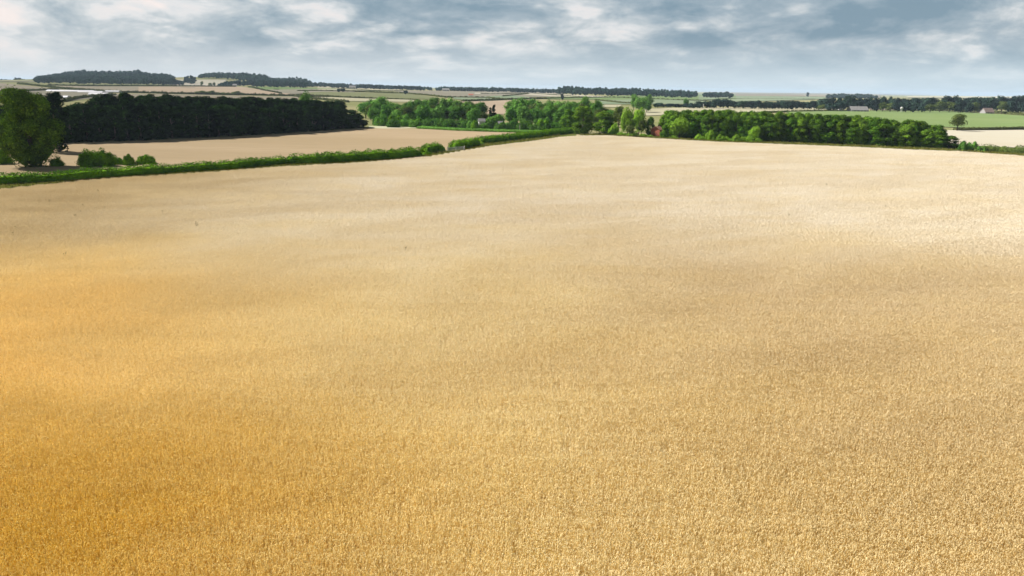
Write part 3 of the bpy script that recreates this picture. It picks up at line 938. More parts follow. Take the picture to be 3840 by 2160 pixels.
def wood_mass(name, label, spec, seed, size=1.9, nleaf=150, mt='leaf_far'):
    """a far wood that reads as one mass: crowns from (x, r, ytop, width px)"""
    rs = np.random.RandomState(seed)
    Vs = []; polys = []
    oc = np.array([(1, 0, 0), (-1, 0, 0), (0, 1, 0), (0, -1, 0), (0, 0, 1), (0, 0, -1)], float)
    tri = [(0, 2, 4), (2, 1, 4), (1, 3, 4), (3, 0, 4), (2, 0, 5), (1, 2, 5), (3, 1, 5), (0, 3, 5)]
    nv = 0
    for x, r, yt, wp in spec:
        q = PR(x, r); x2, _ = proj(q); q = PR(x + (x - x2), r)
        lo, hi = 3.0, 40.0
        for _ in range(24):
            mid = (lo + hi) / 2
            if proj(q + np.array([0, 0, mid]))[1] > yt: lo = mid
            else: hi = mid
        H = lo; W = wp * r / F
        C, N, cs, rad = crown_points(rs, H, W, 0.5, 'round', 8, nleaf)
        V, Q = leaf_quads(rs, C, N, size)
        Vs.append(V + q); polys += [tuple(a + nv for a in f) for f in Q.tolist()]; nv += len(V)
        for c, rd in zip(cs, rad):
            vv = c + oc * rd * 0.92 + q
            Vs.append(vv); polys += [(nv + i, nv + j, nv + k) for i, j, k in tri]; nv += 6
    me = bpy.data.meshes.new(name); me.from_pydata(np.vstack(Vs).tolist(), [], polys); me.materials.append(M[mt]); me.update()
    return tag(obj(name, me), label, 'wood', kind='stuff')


def mass_spec(prof, rows, stepx, wp, seed, drop=7, x0=None, x1=None):
    rr = random.Random(seed); px_, py_ = zip(*prof); L = []
    n = len(rows)
    for k, r in enumerate(rows):
        f_ = 1 - k / max(1, n - 1)
        x = prof[0][0] + rr.uniform(2, 8)
        while x < prof[-1][0] - 3:
            base = proj(PR(x, r))[1]
            top = np.interp(x, px_, py_)
            fb = proj(PR(x, rows[0]))[1]
            yt = top + max(0.0, fb - 24 * 1150 / rows[0] - top) * f_ * (1 if drop else 0) + rr.uniform(-1.5, 3)
            if yt < base - 4:
                L.append((x, r, yt, wp * rr.uniform(.75, 1.25)))
            x += stepx * rr.uniform(.7, 1.3)
    return L


wood_mass('far_wood', 'broad blue-green wood on the hill above the far left fields',
          mass_spec([(138, 292), (150, 284), (180, 282), (200, 276), (260, 266), (320, 261), (400, 265), (520, 261), (560, 270), (590, 275), (610, 273), (648, 283)],
                    [1150, 1210, 1270, 1330, 1390, 1450, 1520, 1600], 13, 27, 1, 7.5), 1)
wood_mass('far_wood', 'dark wood edge low on the left end of the fields between the two hill woods',
          mass_spec([(626, 296), (650, 292), (690, 308)], [1215, 1240], 12, 24, 2, 5), 2)
wood_mass('far_wood', 'small tree clump between the two hill woods',
          mass_spec([(694, 292), (705, 281), (722, 280), (738, 290)], [1300, 1330], 10, 20, 3, 12), 3)
wood_mass('far_wood', 'long flat-topped wood on the second far hill',
          mass_spec([(750, 288), (765, 278), (800, 272), (850, 270), (940, 272), (1000, 280), (1010, 290), (1060, 290), (1110, 287), (1150, 292), (1166, 306)],
                    [1470, 1530, 1590], 13, 24, 4, 6), 4)
wood_mass('far_wood', 'lower front part of the second hill wood with a small white house',
          mass_spec([(826, 314), (850, 304), (900, 300), (950, 300), (1010, 300), (1080, 302), (1120, 304), (1160, 308)], [1190, 1240], 13, 24, 5, 5), 5)
wood_mass('far_wood', 'thin dark tree line on the far horizon left of centre',
          mass_spec([(1164, 312), (1190, 308), (1300, 314), (1420, 318), (1500, 321), (1590, 325)], [1500, 1540], 11, 20, 6, 2), 6)
wood_mass('far_wood', 'broken dark tree line on the far horizon at the centre',
          mass_spec([(1540, 322), (1600, 324), (1622, 326)], [1500], 12, 16, 7, 0)
          + mass_spec([(1638, 328), (1660, 324), (1690, 326), (1850, 328), (2000, 332), (2094, 334)], [1500, 1540], 11, 20, 8, 2), 7)
wood_mass('far_wood', 'long blue wood on the far horizon right of centre',
          mass_spec([(2092, 328), (2105, 322), (2150, 322), (2200, 327), (2400, 330), (2520, 334), (2560, 337), (2612, 341)], [1250, 1300, 1350], 12, 22, 9, 7), 8)
wood_mass('far_wood', 'low blue wood end on the far horizon beside the open plain',
          mass_spec([(2640, 348), (2660, 344), (2700, 345), (2725, 344), (2746, 350)], [1400, 1450], 11, 20, 10, 3), 9)
wood_mass('far_wood', 'pale hazy wood on the horizon behind the far tree line',
          mass_spec([(3100, 354), (3140, 350), (3220, 351), (3290, 356)], [1900, 1950], 10, 18, 11, 2), 10, 2.6)
wood_mass('far_wood', 'faint low trees on the horizon at the far left edge',
          mass_spec([(-300, 296), (0, 298), (50, 300), (60, 292), (75, 291), (100, 298), (142, 300)], [1700, 1760], 11, 16, 12, 1), 11)


# ---------------------------------------------------------------- hedges
def hedge(name, label, line, h, wd, seed, size, dens, mt, cat='hedge', group=None, hvar=0.10, solid=0.92, pix=True):
    """line: pixel points of the front foot. One mesh: solid heart under a skin of leaf sprays"""
    rs = np.random.RandomState(seed)
    pts = [P(x, y) for x, y in line] if pix else [np.array(p) for p in line]
    S = [0.0]
    for a, b in zip(pts, pts[1:]): S.append(S[-1] + float(np.linalg.norm((b - a)[:2])))
    L = S[-1]
    X = [p[0] for p in pts]; Y = [p[1] for p in pts]
    ph = rs.uniform(0, 6.28, 6)

    def mod(s):
        v = 1 + hvar * (0.5 * np.sin(s * 0.55 / h * 2.2 + ph[0]) + 0.35 * np.sin(s * 1.3 / h * 2.2 + ph[1]) + 0.3 * np.sin(s * 0.21 / h * 2.2 + ph[2]))
        e = np.minimum(np.clip(s / (h * .8), 0.25, 1), np.clip((L - s) / (h * .8), 0.25, 1))
        return v * np.sqrt(e)

    def frame(s):
        x = np.interp(s, S, X); y = np.interp(s, S, Y)
        x2 = np.interp(np.minimum(s + 0.5, L), S, X); y2 = np.interp(np.minimum(s + 0.5, L), S, Y)
        x1 = np.interp(np.maximum(s - 0.5, 0), S, X); y1 = np.interp(np.maximum(s - 0.5, 0), S, Y)
        tx, ty = x2 - x1, y2 - y1; n = np.hypot(tx, ty) + 1e-9
        return x, y, tx / n, ty / n

    # skin
    n = int(L * (2 * h + wd) * dens)
    s = rs.uniform(0, L, n); t = rs.uniform(0, math.pi, n) ** 1.0
    md = mod(s)
    wob = 1 + 0.12 * np.sin(s * 2.1 + ph[3]) * np.cos(t * 3 + ph[4]) + rs.normal(0, 0.07, n)
    c = np.sign(np.cos(t)) * np.abs(np.cos(t)) ** 0.55 * wd / 2 * wob * np.sqrt(np.clip(md, .4, 2))
    z = np.abs(np.sin(t)) ** 0.55 * h * md * wob
    z = np.where(rs.uniform(0, 1, n) < 0.12, z * rs.uniform(0.1, 1, n), z)
    x, y, tx, ty = frame(s)
    nx, ny = -ty, tx            # away from the camera side
    cc = c + wd / 2
    C = np.stack([x + nx * cc, y + ny * cc, z + T(x, y)], 1)
    N = np.stack([nx * np.cos(t) * np.sign(1), ny * np.cos(t), np.sin(t)], 1)
    V, Q = leaf_quads(rs, C, N, size, 0.4)
    polys = Q.tolist(); V = V.tolist()
    # heart
    ns = max(3, int(L / max(1.0, h * 0.6))); prof = [(-.42, 0), (-.44, .55), (-.30, .86), (0.1, .93), (.36, .8), (.42, 0)]
    ss = np.linspace(0.1, L - 0.1, ns)
    x, y, tx, ty = frame(ss); md = mod(ss); tz = T(x, y)
    b = len(V)
    for i in range(ns):
        for a_, z_ in prof:
            k = wd * (a_ * solid + .5)
            V.append([x[i] - ty[i] * k, y[i] + tx[i] * k, tz[i] + z_ * h * md[i] * solid])
    m_ = len(prof)
    for i in range(ns - 1):
        for j in range(m_ - 1):
            a0 = b + i * m_ + j
            polys.append([a0, a0 + 1, a0 + m_ + 1, a0 + m_])
    me = bpy.data.meshes.new(name); me.from_pydata(V, [], polys); me.materials.append(M[mt]); me.update()
    return tag(obj(name, me), label, cat, group)


def sub(line, a, b):
    xs, ys = zip(*line)
    L = [(a, float(np.interp(a, xs, ys)))] + [(x, y) for x, y in line if a < x < b] + [(b, float(np.interp(b, xs, ys)))]
    return L


hedge('hedge', 'long clipped green hedge from the left edge to the low gap beyond the bushes', sub(HB, -420, 1100), 1.65, 2.6, 1, 0.17, 42, 'leaf_hedge')
hedge('hedge', 'thick dark stretch of hedge between the low scrubby gap and the gate', sub(HB, 1080, 1588), 2.0, 2.8, 2, 0.18, 42, 'leaf_hedge')
hedge('hedge', 'short rounded stretch of hedge just left of the gate', [(1608, 579), (1640, 572), (1675, 569)], 1.9, 2.6, 3, 0.18, 42, 'leaf_hedge')
hedge('hedge', 'hedge running from the gate to a notch before the field corner', [(1716, 566), (1760, 556), (1806, 547)], 1.9, 2.8, 4, 0.18, 42, 'leaf_hedge')
hedge('hedge', 'neat hedge running from the notch up to the woodland at the field corner', [(1812, 541), (1900, 531), (1983, 521), (2060, 511), (2110, 504), (2161, 499)], 1.65, 3.6, 5, 0.2, 36, 'leaf_hedge')
R2 = random.Random(3)
for k, (x, yb, yt, wp, key, lab) in enumerate([
        (1025, 622, 598, 50, 'brightbush', 'low pale scrub filling the left of the hedge gap'), (1060, 621, 596, 60, 'brightbush', 'low pale scrub in the middle of the hedge gap'),
        (1095, 619, 596, 56, 'brightbush', 'taller pale scrub at the right of the hedge gap'), (1597, 583, 562, 56, 'bush', 'low green bush left of the short rounded hedge'),
        (1805, 544, 530, 24, 'brightbush', 'small pale bush in the hedge notch')]):
    tree_px('shrub', key, x, yb, yt, wp, lab, cat='shrub', rs=R2)
hedge('hedge', 'wide low hedge in front of the pale field at the right edge', [(3655, 570), (3700, 571), (3840, 580), (4100, 598), (4400, 618)], 1.5, 5.0, 6, 0.22, 24, 'leaf_olive', hvar=0.3)
hedge('hedge', 'thin brownish hedge between the pale field and the green field', [(3586, 491), (3700, 490), (3840, 487), (4300, 492)], 1.2, 2.0, 7, 0.3, 16, 'leaf_row')
hedge('hedge', 'low verge hedge between the stubble field and the mixed woodland', [(1560, 482), (1700, 490), (1850, 495), (2000, 499), (2060, 500)], 0.8, 3.5, 8, 0.25, 20, 'leaf_mid')
rows = [
    ([(62, 315), (233, 334), (405, 346), (600, 351), (900, 357), (1118, 361), (1230, 366)], 2.6, 'hedgerow slanting below the tan and pink far fields on the left'),
    ([(-200, 349), (0, 347), (223, 337)], 2.2, 'hedgerow between the two grey-tan fields at the far left edge'),
    ([(177, 320), (317, 323), (650, 324), (885, 326)], 2.4, 'hedgerow under the broad hill wood'),
    ([(247, 383), (300, 371), (387, 361), (440, 358)], 2.6, 'hedgerow below the white tunnels'),
    ([(930, 327), (990, 341), (1050, 352)], 2.0, 'short hedge down the right side of the pink far field'),
    ([(1120, 343), (1200, 342), (1380, 346), (1526, 352), (1600, 358), (1666, 366), (1820, 368), (1900, 376)], 2.2, 'hedgerow winding along the top of the olive far field'),
    ([(1150, 358), (1200, 361), (1386, 370), (1560, 376)], 1.7, 'hedgerow along the bottom of the olive far field'),
    ([(1100, 363), (1180, 372), (1300, 384)], 2.4, 'hedgerow running down behind the right end of the dark wood'),
    ([(1240, 332), (1390, 341), (1520, 342)], 1.6, 'faint hedge under the horizon trees left of centre'),
    ([(1805, 353), (1900, 353), (1980, 352)], 1.8, 'short faint hedge under the horizon trees at the centre'),
    ([(1889, 363), (1940, 358), (1985, 354)], 2.2, 'short slanting hedge in the grey far fields'),
    ([(1735, 382), (1950, 373), (2100, 370), (2294, 367), (2400, 371), (2560, 377), (2650, 379)], 2.2, 'long hedgerow across the far green fields right of centre'),
    ([(2000, 353), (2080, 358), (2190, 366)], 1.6, 'hedge across the pale far field below the blue wood'),
    ([(2230, 377), (2330, 388), (2420, 392)], 2.2, 'hedge between the mint fields and the cream strip'),
    ([(2640, 378), (2760, 371), (2900, 371), (3060, 372)], 1.8, 'hedge across the plain behind the far tree line'),
    ([(2760, 357), (2940, 359), (3100, 366)], 2.6, 'faint hedge on the open far right plain'),
    ([(2870, 424), (2959, 421), (3080, 418), (3210, 417)], 1.5, 'ragged hedge between the cream field and the green field'),
    ([(3500, 414), (3600, 418), (3720, 424), (3840, 434), (4200, 452)], 2.6, 'dark hedge above the green field on the right'),
]
for i, (ln, h, lab) in enumerate(rows):
    hedge('hedgerow', lab, ln, h * 0.62, 2.4, 30 + i, 1.0, 1.6, 'leaf_row', hvar=0.4, solid=0.9)


# ---------------------------------------------------------------- buildings, gate, posts
M['brick'] = plain_mat('red_brick', (0.42, 0.13, 0.075), 0.85, 0.15, 3)
M['tile'] = plain_mat('clay_tile', (0.30, 0.15, 0.09), 0.85, 0.2, 2)
M['white'] = plain_mat('white_wall', (0.46, 0.46, 0.45), 0.7, 0.06, 1)
M['film'] = plain_mat('white_tunnel_film', (0.27, 0.27, 0.31), 0.5, 0.08, 0.2)
M['greyroof'] = plain_mat('grey_sheet_roof', (0.26, 0.25, 0.25), 0.6, 0.1, 0.5)
M['pinkroof'] = plain_mat('weathered_pink_roof', (0.34, 0.24, 0.22), 0.8, 0.12, 0.8)
M['slate'] = plain_mat('slate', (0.16, 0.15, 0.16), 0.6, 0.15, 1)
M['glass'] = plain_mat('dark_window', (0.03, 0.035, 0.04), 0.2, 0.1, 1)
M['wood'] = plain_mat('grey_wood', (0.42, 0.38, 0.30), 0.85, 0.15, 4)
M['steel'] = plain_mat('galvanised_steel', (0.62, 0.64, 0.64), 0.45, 0.1, 3)


def house(name, label, q, w_, d_, hw, hr, rz, wall, roof, cat='building', windows=3, door=True):
    e = empty(name, q, rz)
    b = MB()
    a, c = w_ / 2, d_ / 2
    b.poly([(-a, -c, -.5), (a, -c, -.5), (a, -c, hw), (-a, -c, hw)]); b.poly([(a, c, -.5), (-a, c, -.5), (-a, c, hw), (a, c, hw)])
    for s in (-1, 1):
        b.poly([(s * a, -s * c, -.5), (s * a, s * c, -.5), (s * a, s * c, hw), (s * a, 0, hw + hr), (s * a, -s * c, hw)])
    b.build('wall', M[wall], e)
    r = MB(); o_ = 0.25; t_ = 0.12; sl = hr / c
    for s in (-1, 1):
        p = [(-a - o_, s * (c + o_), hw - o_ * sl + .03), (a + o_, s * (c + o_), hw - o_ * sl + .03), (a + o_, 0, hw + hr + .03), (-a - o_, 0, hw + hr + .03)]
        up = [(x, y, z + t_) for x, y, z in p]
        r.poly(p); r.poly(up[::-1])
        for k in range(4):
            k2 = (k + 1) % 4
            r.poly([p[k], p[k2], up[k2], up[k]])
    r.build('roof', M[roof], e)
    for k in range(windows):
        x = -a + w_ * (k + 1) / (windows + 1)
        wm = MB(); wm.box((x, -c - 0.02, hw * 0.58), (w_ * .09 + .2, 0.05, hw * .3)); wm.build('window', M['glass'], e)
    if door:
        dm = MB(); dm.box((a * 0.78, -c - 0.03, hw * .36), (0.9, 0.07, hw * .72)); dm.build('door', M['wood'], e)
    return tag(e, label, cat)


q = P(2463, 511); house('brick_shed', 'small red brick building half hidden by trees beside the wheat', q, 2.6, 3.2, 2.2, 0.9, 0.9, 'brick', 'tile', windows=1)
q = PR(3216, 590); house('barn', 'long low barn with a pale grey roof among the far trees', q, 14, 8, 1.5, 2.8, 0.0, 'greyroof', 'greyroof', windows=4)
q = PR(3146, 600); house('cottage', 'tiny white cottage left of the grey-roofed barn', q, 3.4, 3, 1.8, 1.0, 0.5, 'white', 'slate', windows=2)
q = PR(3700, 585); house('farmhouse', 'house with a pinkish steep roof in the dark trees on the right', q, 8, 6, 1.6, 3.0, 0.15, 'greyroof', 'pinkroof', windows=2)
q = PR(881, 1180); q[2] += 0; house('white_house', 'minute white house in the lower front of the second hill wood', q, 6, 4, 3.0, 1.5, 0.1, 'white', 'slate', windows=3)
q = PR(1322, 1440); house('white_house', 'minute pale house before the horizon tree line left of centre', q, 12, 6, 4.5, 2.0, 0.0, 'white', 'slate', windows=3)
q = PR(1672, 1450); house('white_house', 'minute pale house in the broken horizon tree line', q, 14, 6, 3.5, 2.0, 0.0, 'white', 'greyroof', windows=3)
q = PR(1766, 930); house('red_barn', 'minute red-roofed shed on the hedge in the grey far fields', q, 6, 4, 1.2, 1.0, 0.1, 'brick', 'brick', windows=1)
q = PR(1806, 262); house('shed', 'pale roofed shed inside the mixed woodland', q, 2.2, 2, 2.7, 0.8, 0.2, 'white', 'greyroof', windows=1)
q = PR(1876, 262); house('shed', 'smaller white shed right of the pale roofed one in the woodland', q, 1.4, 1.6, 2.0, 0.7, 0.1, 'white', 'greyroof', windows=1)


def tunnel(q, L, W, H, rz, label):
    e = empty('polytunnel', q, rz)
    b = MB(); n = 10
    ar = [(-W / 2 * math.cos(math.pi * k / n), H * math.sin(math.pi * k / n)) for k in range(n + 1)]
    for (y0, z0), (y1, z1) in zip(ar, ar[1:]):
        b.poly([(-L / 2, y0, z0), (L / 2, y0, z0), (L / 2, y1, z1), (-L / 2, y1, z1)])
    b.build('cover', M['film'], e, True)
    g = MB()
    for s in (-1, 1):
        g.poly([(s * L / 2, y, z) for y, z in ar])
    g.build('end_panel', M['white'], e)
    d = MB(); d.box((-L / 2 - .05, 0, H * .4), (0.1, W * .3, H * .8)); d.build('door', M['glass'], e)
    return tag(e, label, 'polytunnel', 'white polytunnels in the far left field')


q = P(270, 345); tunnel(q, 42, 9, 1.9, 0.05, 'longest white tunnel on the left of the far tunnel group')
q = P(345, 348); tunnel(q, 22, 8, 1.7, 0.05, 'white tunnel right behind the longest one with a dark shed end')
q = P(375, 357); tunnel(q, 16, 8, 2.2, 0.0, 'short bright tunnel nearest the dark wood')
q = P(243, 369); tunnel(q, 7, 6, 2.0, 0.0, 'smallest tunnel below the others near the big tree')
q = P(425, 347); tunnel(q, 13, 8, 2.0, 0.1, 'arched grey-white tunnel at the right of the tunnel group')

# round white tank
e = empty('water_tank', PR(3379, 582)); b = MB()
nseg, nr = 14, 8
for i in range(nr):
    for j in range(nseg):
        def pt(i, j):
            a = math.pi * i / nr; t_ = 2 * math.pi * j / nseg
            return (1.15 * math.sin(a) * math.cos(t_), 1.15 * math.sin(a) * math.sin(t_), 3.6 + 1.15 * math.cos(a))
        b.poly([pt(i, j), pt(i + 1, j), pt(i + 1, j + 1), pt(i, j + 1)] if 0 < i < nr - 1 else
               ([pt(0, 0), pt(1, j), pt(1, j + 1)] if i == 0 else [pt(i, j), pt(nr, 0), pt(i, j + 1)]))
b.build('tank', M['white'], e, True)
for k in range(3):
    a = k * 2.094
    lg = MB(); lg.tube([(0.9 * math.cos(a), 0.9 * math.sin(a), 0), (0.7 * math.cos(a), 0.7 * math.sin(a), 3.0)], [.08, .08], 6); lg.build('leg', M['steel'], e)
tag(e, 'small round white tank in front of the far dark trees', 'tank')
# marker posts
for nm, q, h, r_, lab in (('fence_post', P(1949, 495), 2.3, 0.10, 'pale upright post at the edge of the mixed woodland'),
                          ('fence_post', PR(2637, 590), 3.6, 0.30, 'white upright post before the far dark tree line')):
    e = empty(nm, q); b = MB(); b.tube([(0, 0, -.3), (0, 0, h)], [r_, r_ * .85], 8); b.build('pole', M['wood'] if h < 3 else M['white'], e)
    c = MB(); c.box((0, 0, h + r_ * .35), (r_ * 2.8, r_ * 2.8, r_ * .7)); c.build('cap', M['white'], e); tag(e, lab, 'post')
# field gate in the hedge gap
g0, g1 = P(1678, 572), P(1712, 570)
gl = float(np.linalg.norm((g1 - g0)[:2])) * 1.9
e = empty('field_gate', g0, math.atan2(g1[1] - g0[1], g1[0] - g0[0]))
for x in (0, gl):
    b = MB(); b.box((x, 0, .65), (.16, .16, 1.4)); b.build('gate_post', M['wood'], e)
b = MB()
for k in range(5): b.box((gl / 2, 0, .25 + .22 * k), (gl - .2, .06, .07))
b.build('rail', M['steel'], e)
b = MB()
for x in (.14, gl * .5, gl - .14): b.box((x, .05, .7), (.07, .03, 1.0))
b.build('upright', M['steel'], e)
tag(e, 'pale barred gate in the gap of the long hedge', 'gate')

# ---------------------------------------------------------------- rough grass on the verges
rs = np.random.RandomState(5)
Vs = []; Q = []; nv = 0


def grass_along(edge, back, n, hmin, hmax, wdt):
    """upright blades scattered between two pixel lines"""
    ex, ey = zip(*edge); bx2, by2 = zip(*back)
    C = []
    for i in range(n):
        x = rs.uniform(max(ex[0], bx2[0]), min(ex[-1], bx2[-1])); f = rs.uniform(0, 1)
        y = (1 - f) * np.interp(x, ex, ey) + f * np.interp(x, bx2, by2)
        C.append((x, y))
    C = np.array(C)
    d = FW[None] + RR[None] * ((C[:, 0] - 1920) / F)[:, None] + UU[None] * ((1080 - C[:, 1]) / F)[:, None]
    t = -HCAM / d[:, 2]
    X = d[:, 0] * t; Y = d[:, 1] * t
    return X, Y


GX = []; GY = []
a_, b_ = grass_along([(x, y + 10) for x, y in WEDGE[1:12]], [(x, y - 2) for x, y in HB], 26000, .3, .8, .1); GX.append(a_); GY.append(b_)
a_, b_ = grass_along([(x, y + 3) for x, y in WEDGE[12:20]], [(x, y - 5) for x, y in WEDGE[12:20]], 9000, .3, .8, .1); GX.append(a_); GY.append(b_)
X = np.concatenate(GX); Y = np.concatenate(GY); n = len(X)
h = rs.uniform(.2, .6, n); w_ = rs.uniform(.05, .13, n); a = rs.uniform(0, 6.28, n); lx = rs.normal(0, .15, n); ly = rs.normal(0, .15, n)
z0 = np.zeros(n)
V = np.stack([np.stack([X - np.cos(a) * w_, Y - np.sin(a) * w_, z0], 1), np.stack([X + np.cos(a) * w_, Y + np.sin(a) * w_, z0], 1),
              np.stack([X + lx + np.cos(a) * w_ * .3, Y + ly + np.sin(a) * w_ * .3, h], 1), np.stack([X + lx - np.cos(a) * w_ * .3, Y + ly - np.sin(a) * w_ * .3, h], 1)], 1).reshape(-1, 3)
M['leaf_verge'] = foliage_mat('verge_blades', (0.10, 0.12, 0.025), (0.22, 0.20, 0.06), (0.08, 0.13, 0.02), 0.25, 0.4, 0.0)
tag(obj('grass', mesh_from('grass', V, np.arange(4 * n).reshape(n, 4), M['leaf_verge'])), 'rough yellow-green grass between the wheat and the hedges', 'grass', kind='stuff')


# ---------------------------------------------------------------- wheat
def inside(px_, py_, poly):
    px_ = np.asarray(px_); py_ = np.asarray(py_)
    ins = np.zeros(px_.shape, bool); n = len(poly); j = n - 1
    for i in range(n):
        xi, yi = poly[i]; xj, yj = poly[j]
        c = ((yi > py_) != (yj > py_)) & (px_ < (xj - xi) * (py_ - yi) / (yj - yi + 1e-12) + xi)
        ins ^= c; j = i
    return ins


def wheat_tile(name, seed, size, per_m2, wmul, emul=1.0):
    """one square of standing wheat: bent stems, drooping ears, a few dry leaves"""
    rs = np.random.RandomState(seed)
    n = int(size * size * per_m2)
    X = rs.uniform(-size / 2, size / 2, n) ; Y = rs.uniform(-size / 2, size / 2, n)
    h = rs.normal(0.70, 0.05, n)
    lean = rs.normal(0, 0.05, (n, 2)) + np.array([0.03, 0.0])
    B0 = np.stack([X, Y, np.zeros(n)], 1)
    B1 = np.stack([X + lean[:, 0] * .4, Y + lean[:, 1] * .4, h * .55], 1)
    B2 = np.stack([X + lean[:, 0], Y + lean[:, 1], h], 1)
    a = rs.uniform(0, math.pi, n)
    wv = np.stack([np.cos(a), np.sin(a), np.zeros(n)], 1) * (0.0042 * wmul)
    V = [np.stack([B0 - wv, B0 + wv, B1 + wv, B1 - wv, B2 + wv * .6, B2 - wv * .6], 1).reshape(-1, 3)]
    i = np.arange(n)[:, None] * 6
    Q = [np.concatenate([i + np.array([[0, 1, 2, 3]]), i + np.array([[3, 2, 4, 5]])], 1).reshape(-1, 4)]
    mi = [np.zeros(2 * n, int)]
    nv = 6 * n
    # ears: three-sided, two bends, drooping
    th = rs.uniform(0, 6.283, n) ; dr = rs.uniform(0.2, 1.5, n)
    hd = np.stack([np.cos(th), np.sin(th), np.zeros(n)], 1)
    L = rs.uniform(.075, .11, n)[:, None] * emul
    d1 = hd * np.sin(dr * .5)[:, None] + np.array([0, 0, 1.0]) * np.cos(dr * .5)[:, None]
    d2 = hd * np.sin(dr * 1.3)[:, None] + np.array([0, 0, 1.0]) * np.cos(dr * 1.3)[:, None]
    E0 = B2; E1 = E0 + d1 * L * .5; E2 = E1 + d2 * L * .55
    sd = np.cross(d1, hd + 1e-3); sd /= np.linalg.norm(sd, axis=1)[:, None] + 1e-9
    up = np.cross(sd, d1)
    r = 0.0085 * wmul * rs.uniform(.8, 1.25, n)[:, None]
    ring = []
    for E, f in ((E0, .55), (E1, 1.0), (E2, .25)):
        for k in range(3):
            t_ = 2.094 * k
            ring.append(E + (sd * math.cos(t_) + up * math.sin(t_)) * r * f)
    V.append(np.stack(ring, 1).reshape(-1, 3))
    i = nv + np.arange(n)[:, None] * 9
    fq = []
    for s in range(2):
        for k in range(3):
            k2 = (k + 1) % 3
            fq.append(i + np.array([[3 * s + k, 3 * s + k2, 3 * s + 3 + k2, 3 * s + 3 + k]]))
    Q.append(np.concatenate(fq, 1).reshape(-1, 4)); mi.append(np.ones(6 * n, int)); nv += 9 * n
    # leaves
    m_ = int(n * .5); idx = rs.choice(n, m_, False)
    a = rs.uniform(0, 6.283, m_); q0 = B1[idx] + np.array([0, 0, .05]); l = rs.uniform(.12, .25, m_)[:, None]
    hd = np.stack([np.cos(a), np.sin(a), np.zeros(m_)], 1); wv = np.stack([-np.sin(a), np.cos(a), np.zeros(m_)], 1) * (.006 * wmul)
    q1 = q0 + hd * l * .6 + np.array([0, 0, .08]); q2 = q0 + hd * l + np.array([0, 0, -.04])
    V.append(np.stack([q0 - wv, q0 + wv, q1 + wv, q1 - wv, q2 + wv * .2, q2 - wv * .2], 1).reshape(-1, 3))
    i = nv + np.arange(m_)[:, None] * 6
    Q.append(np.concatenate([i + np.array([[0, 1, 2, 3]]), i + np.array([[3, 2, 4, 5]])], 1).reshape(-1, 4)); mi.append(np.zeros(2 * m_, int))
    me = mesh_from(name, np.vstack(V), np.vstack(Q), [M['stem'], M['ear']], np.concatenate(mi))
    return bpy.data.objects.new(name, me)


def value_noise(x, y, s, seed):
    rs = np.random.RandomState(seed); G = rs.uniform(0, 1, (256, 256))
    u = x / s + 400; v = y / s + 400
    iu = np.floor(u).astype(int); iv = np.floor(v).astype(int); fu = u - iu; fv = v - iv
    fu = fu * fu * (3 - 2 * fu); fv = fv * fv * (3 - 2 * fv)
    g = lambda a, b: G[a % 256, b % 256]
    return (g(iu, iv) * (1 - fu) + g(iu + 1, iv) * fu) * (1 - fv) + (g(iu, iv + 1) * (1 - fu) + g(iu + 1, iv + 1) * fu) * fv


def in_view(x, y, margin=10.0):
    # wedge seen by the camera plus a margin, so the crop carries on beyond the picture
    return (y > 6) & (np.abs(x) < y * 0.80 + margin)


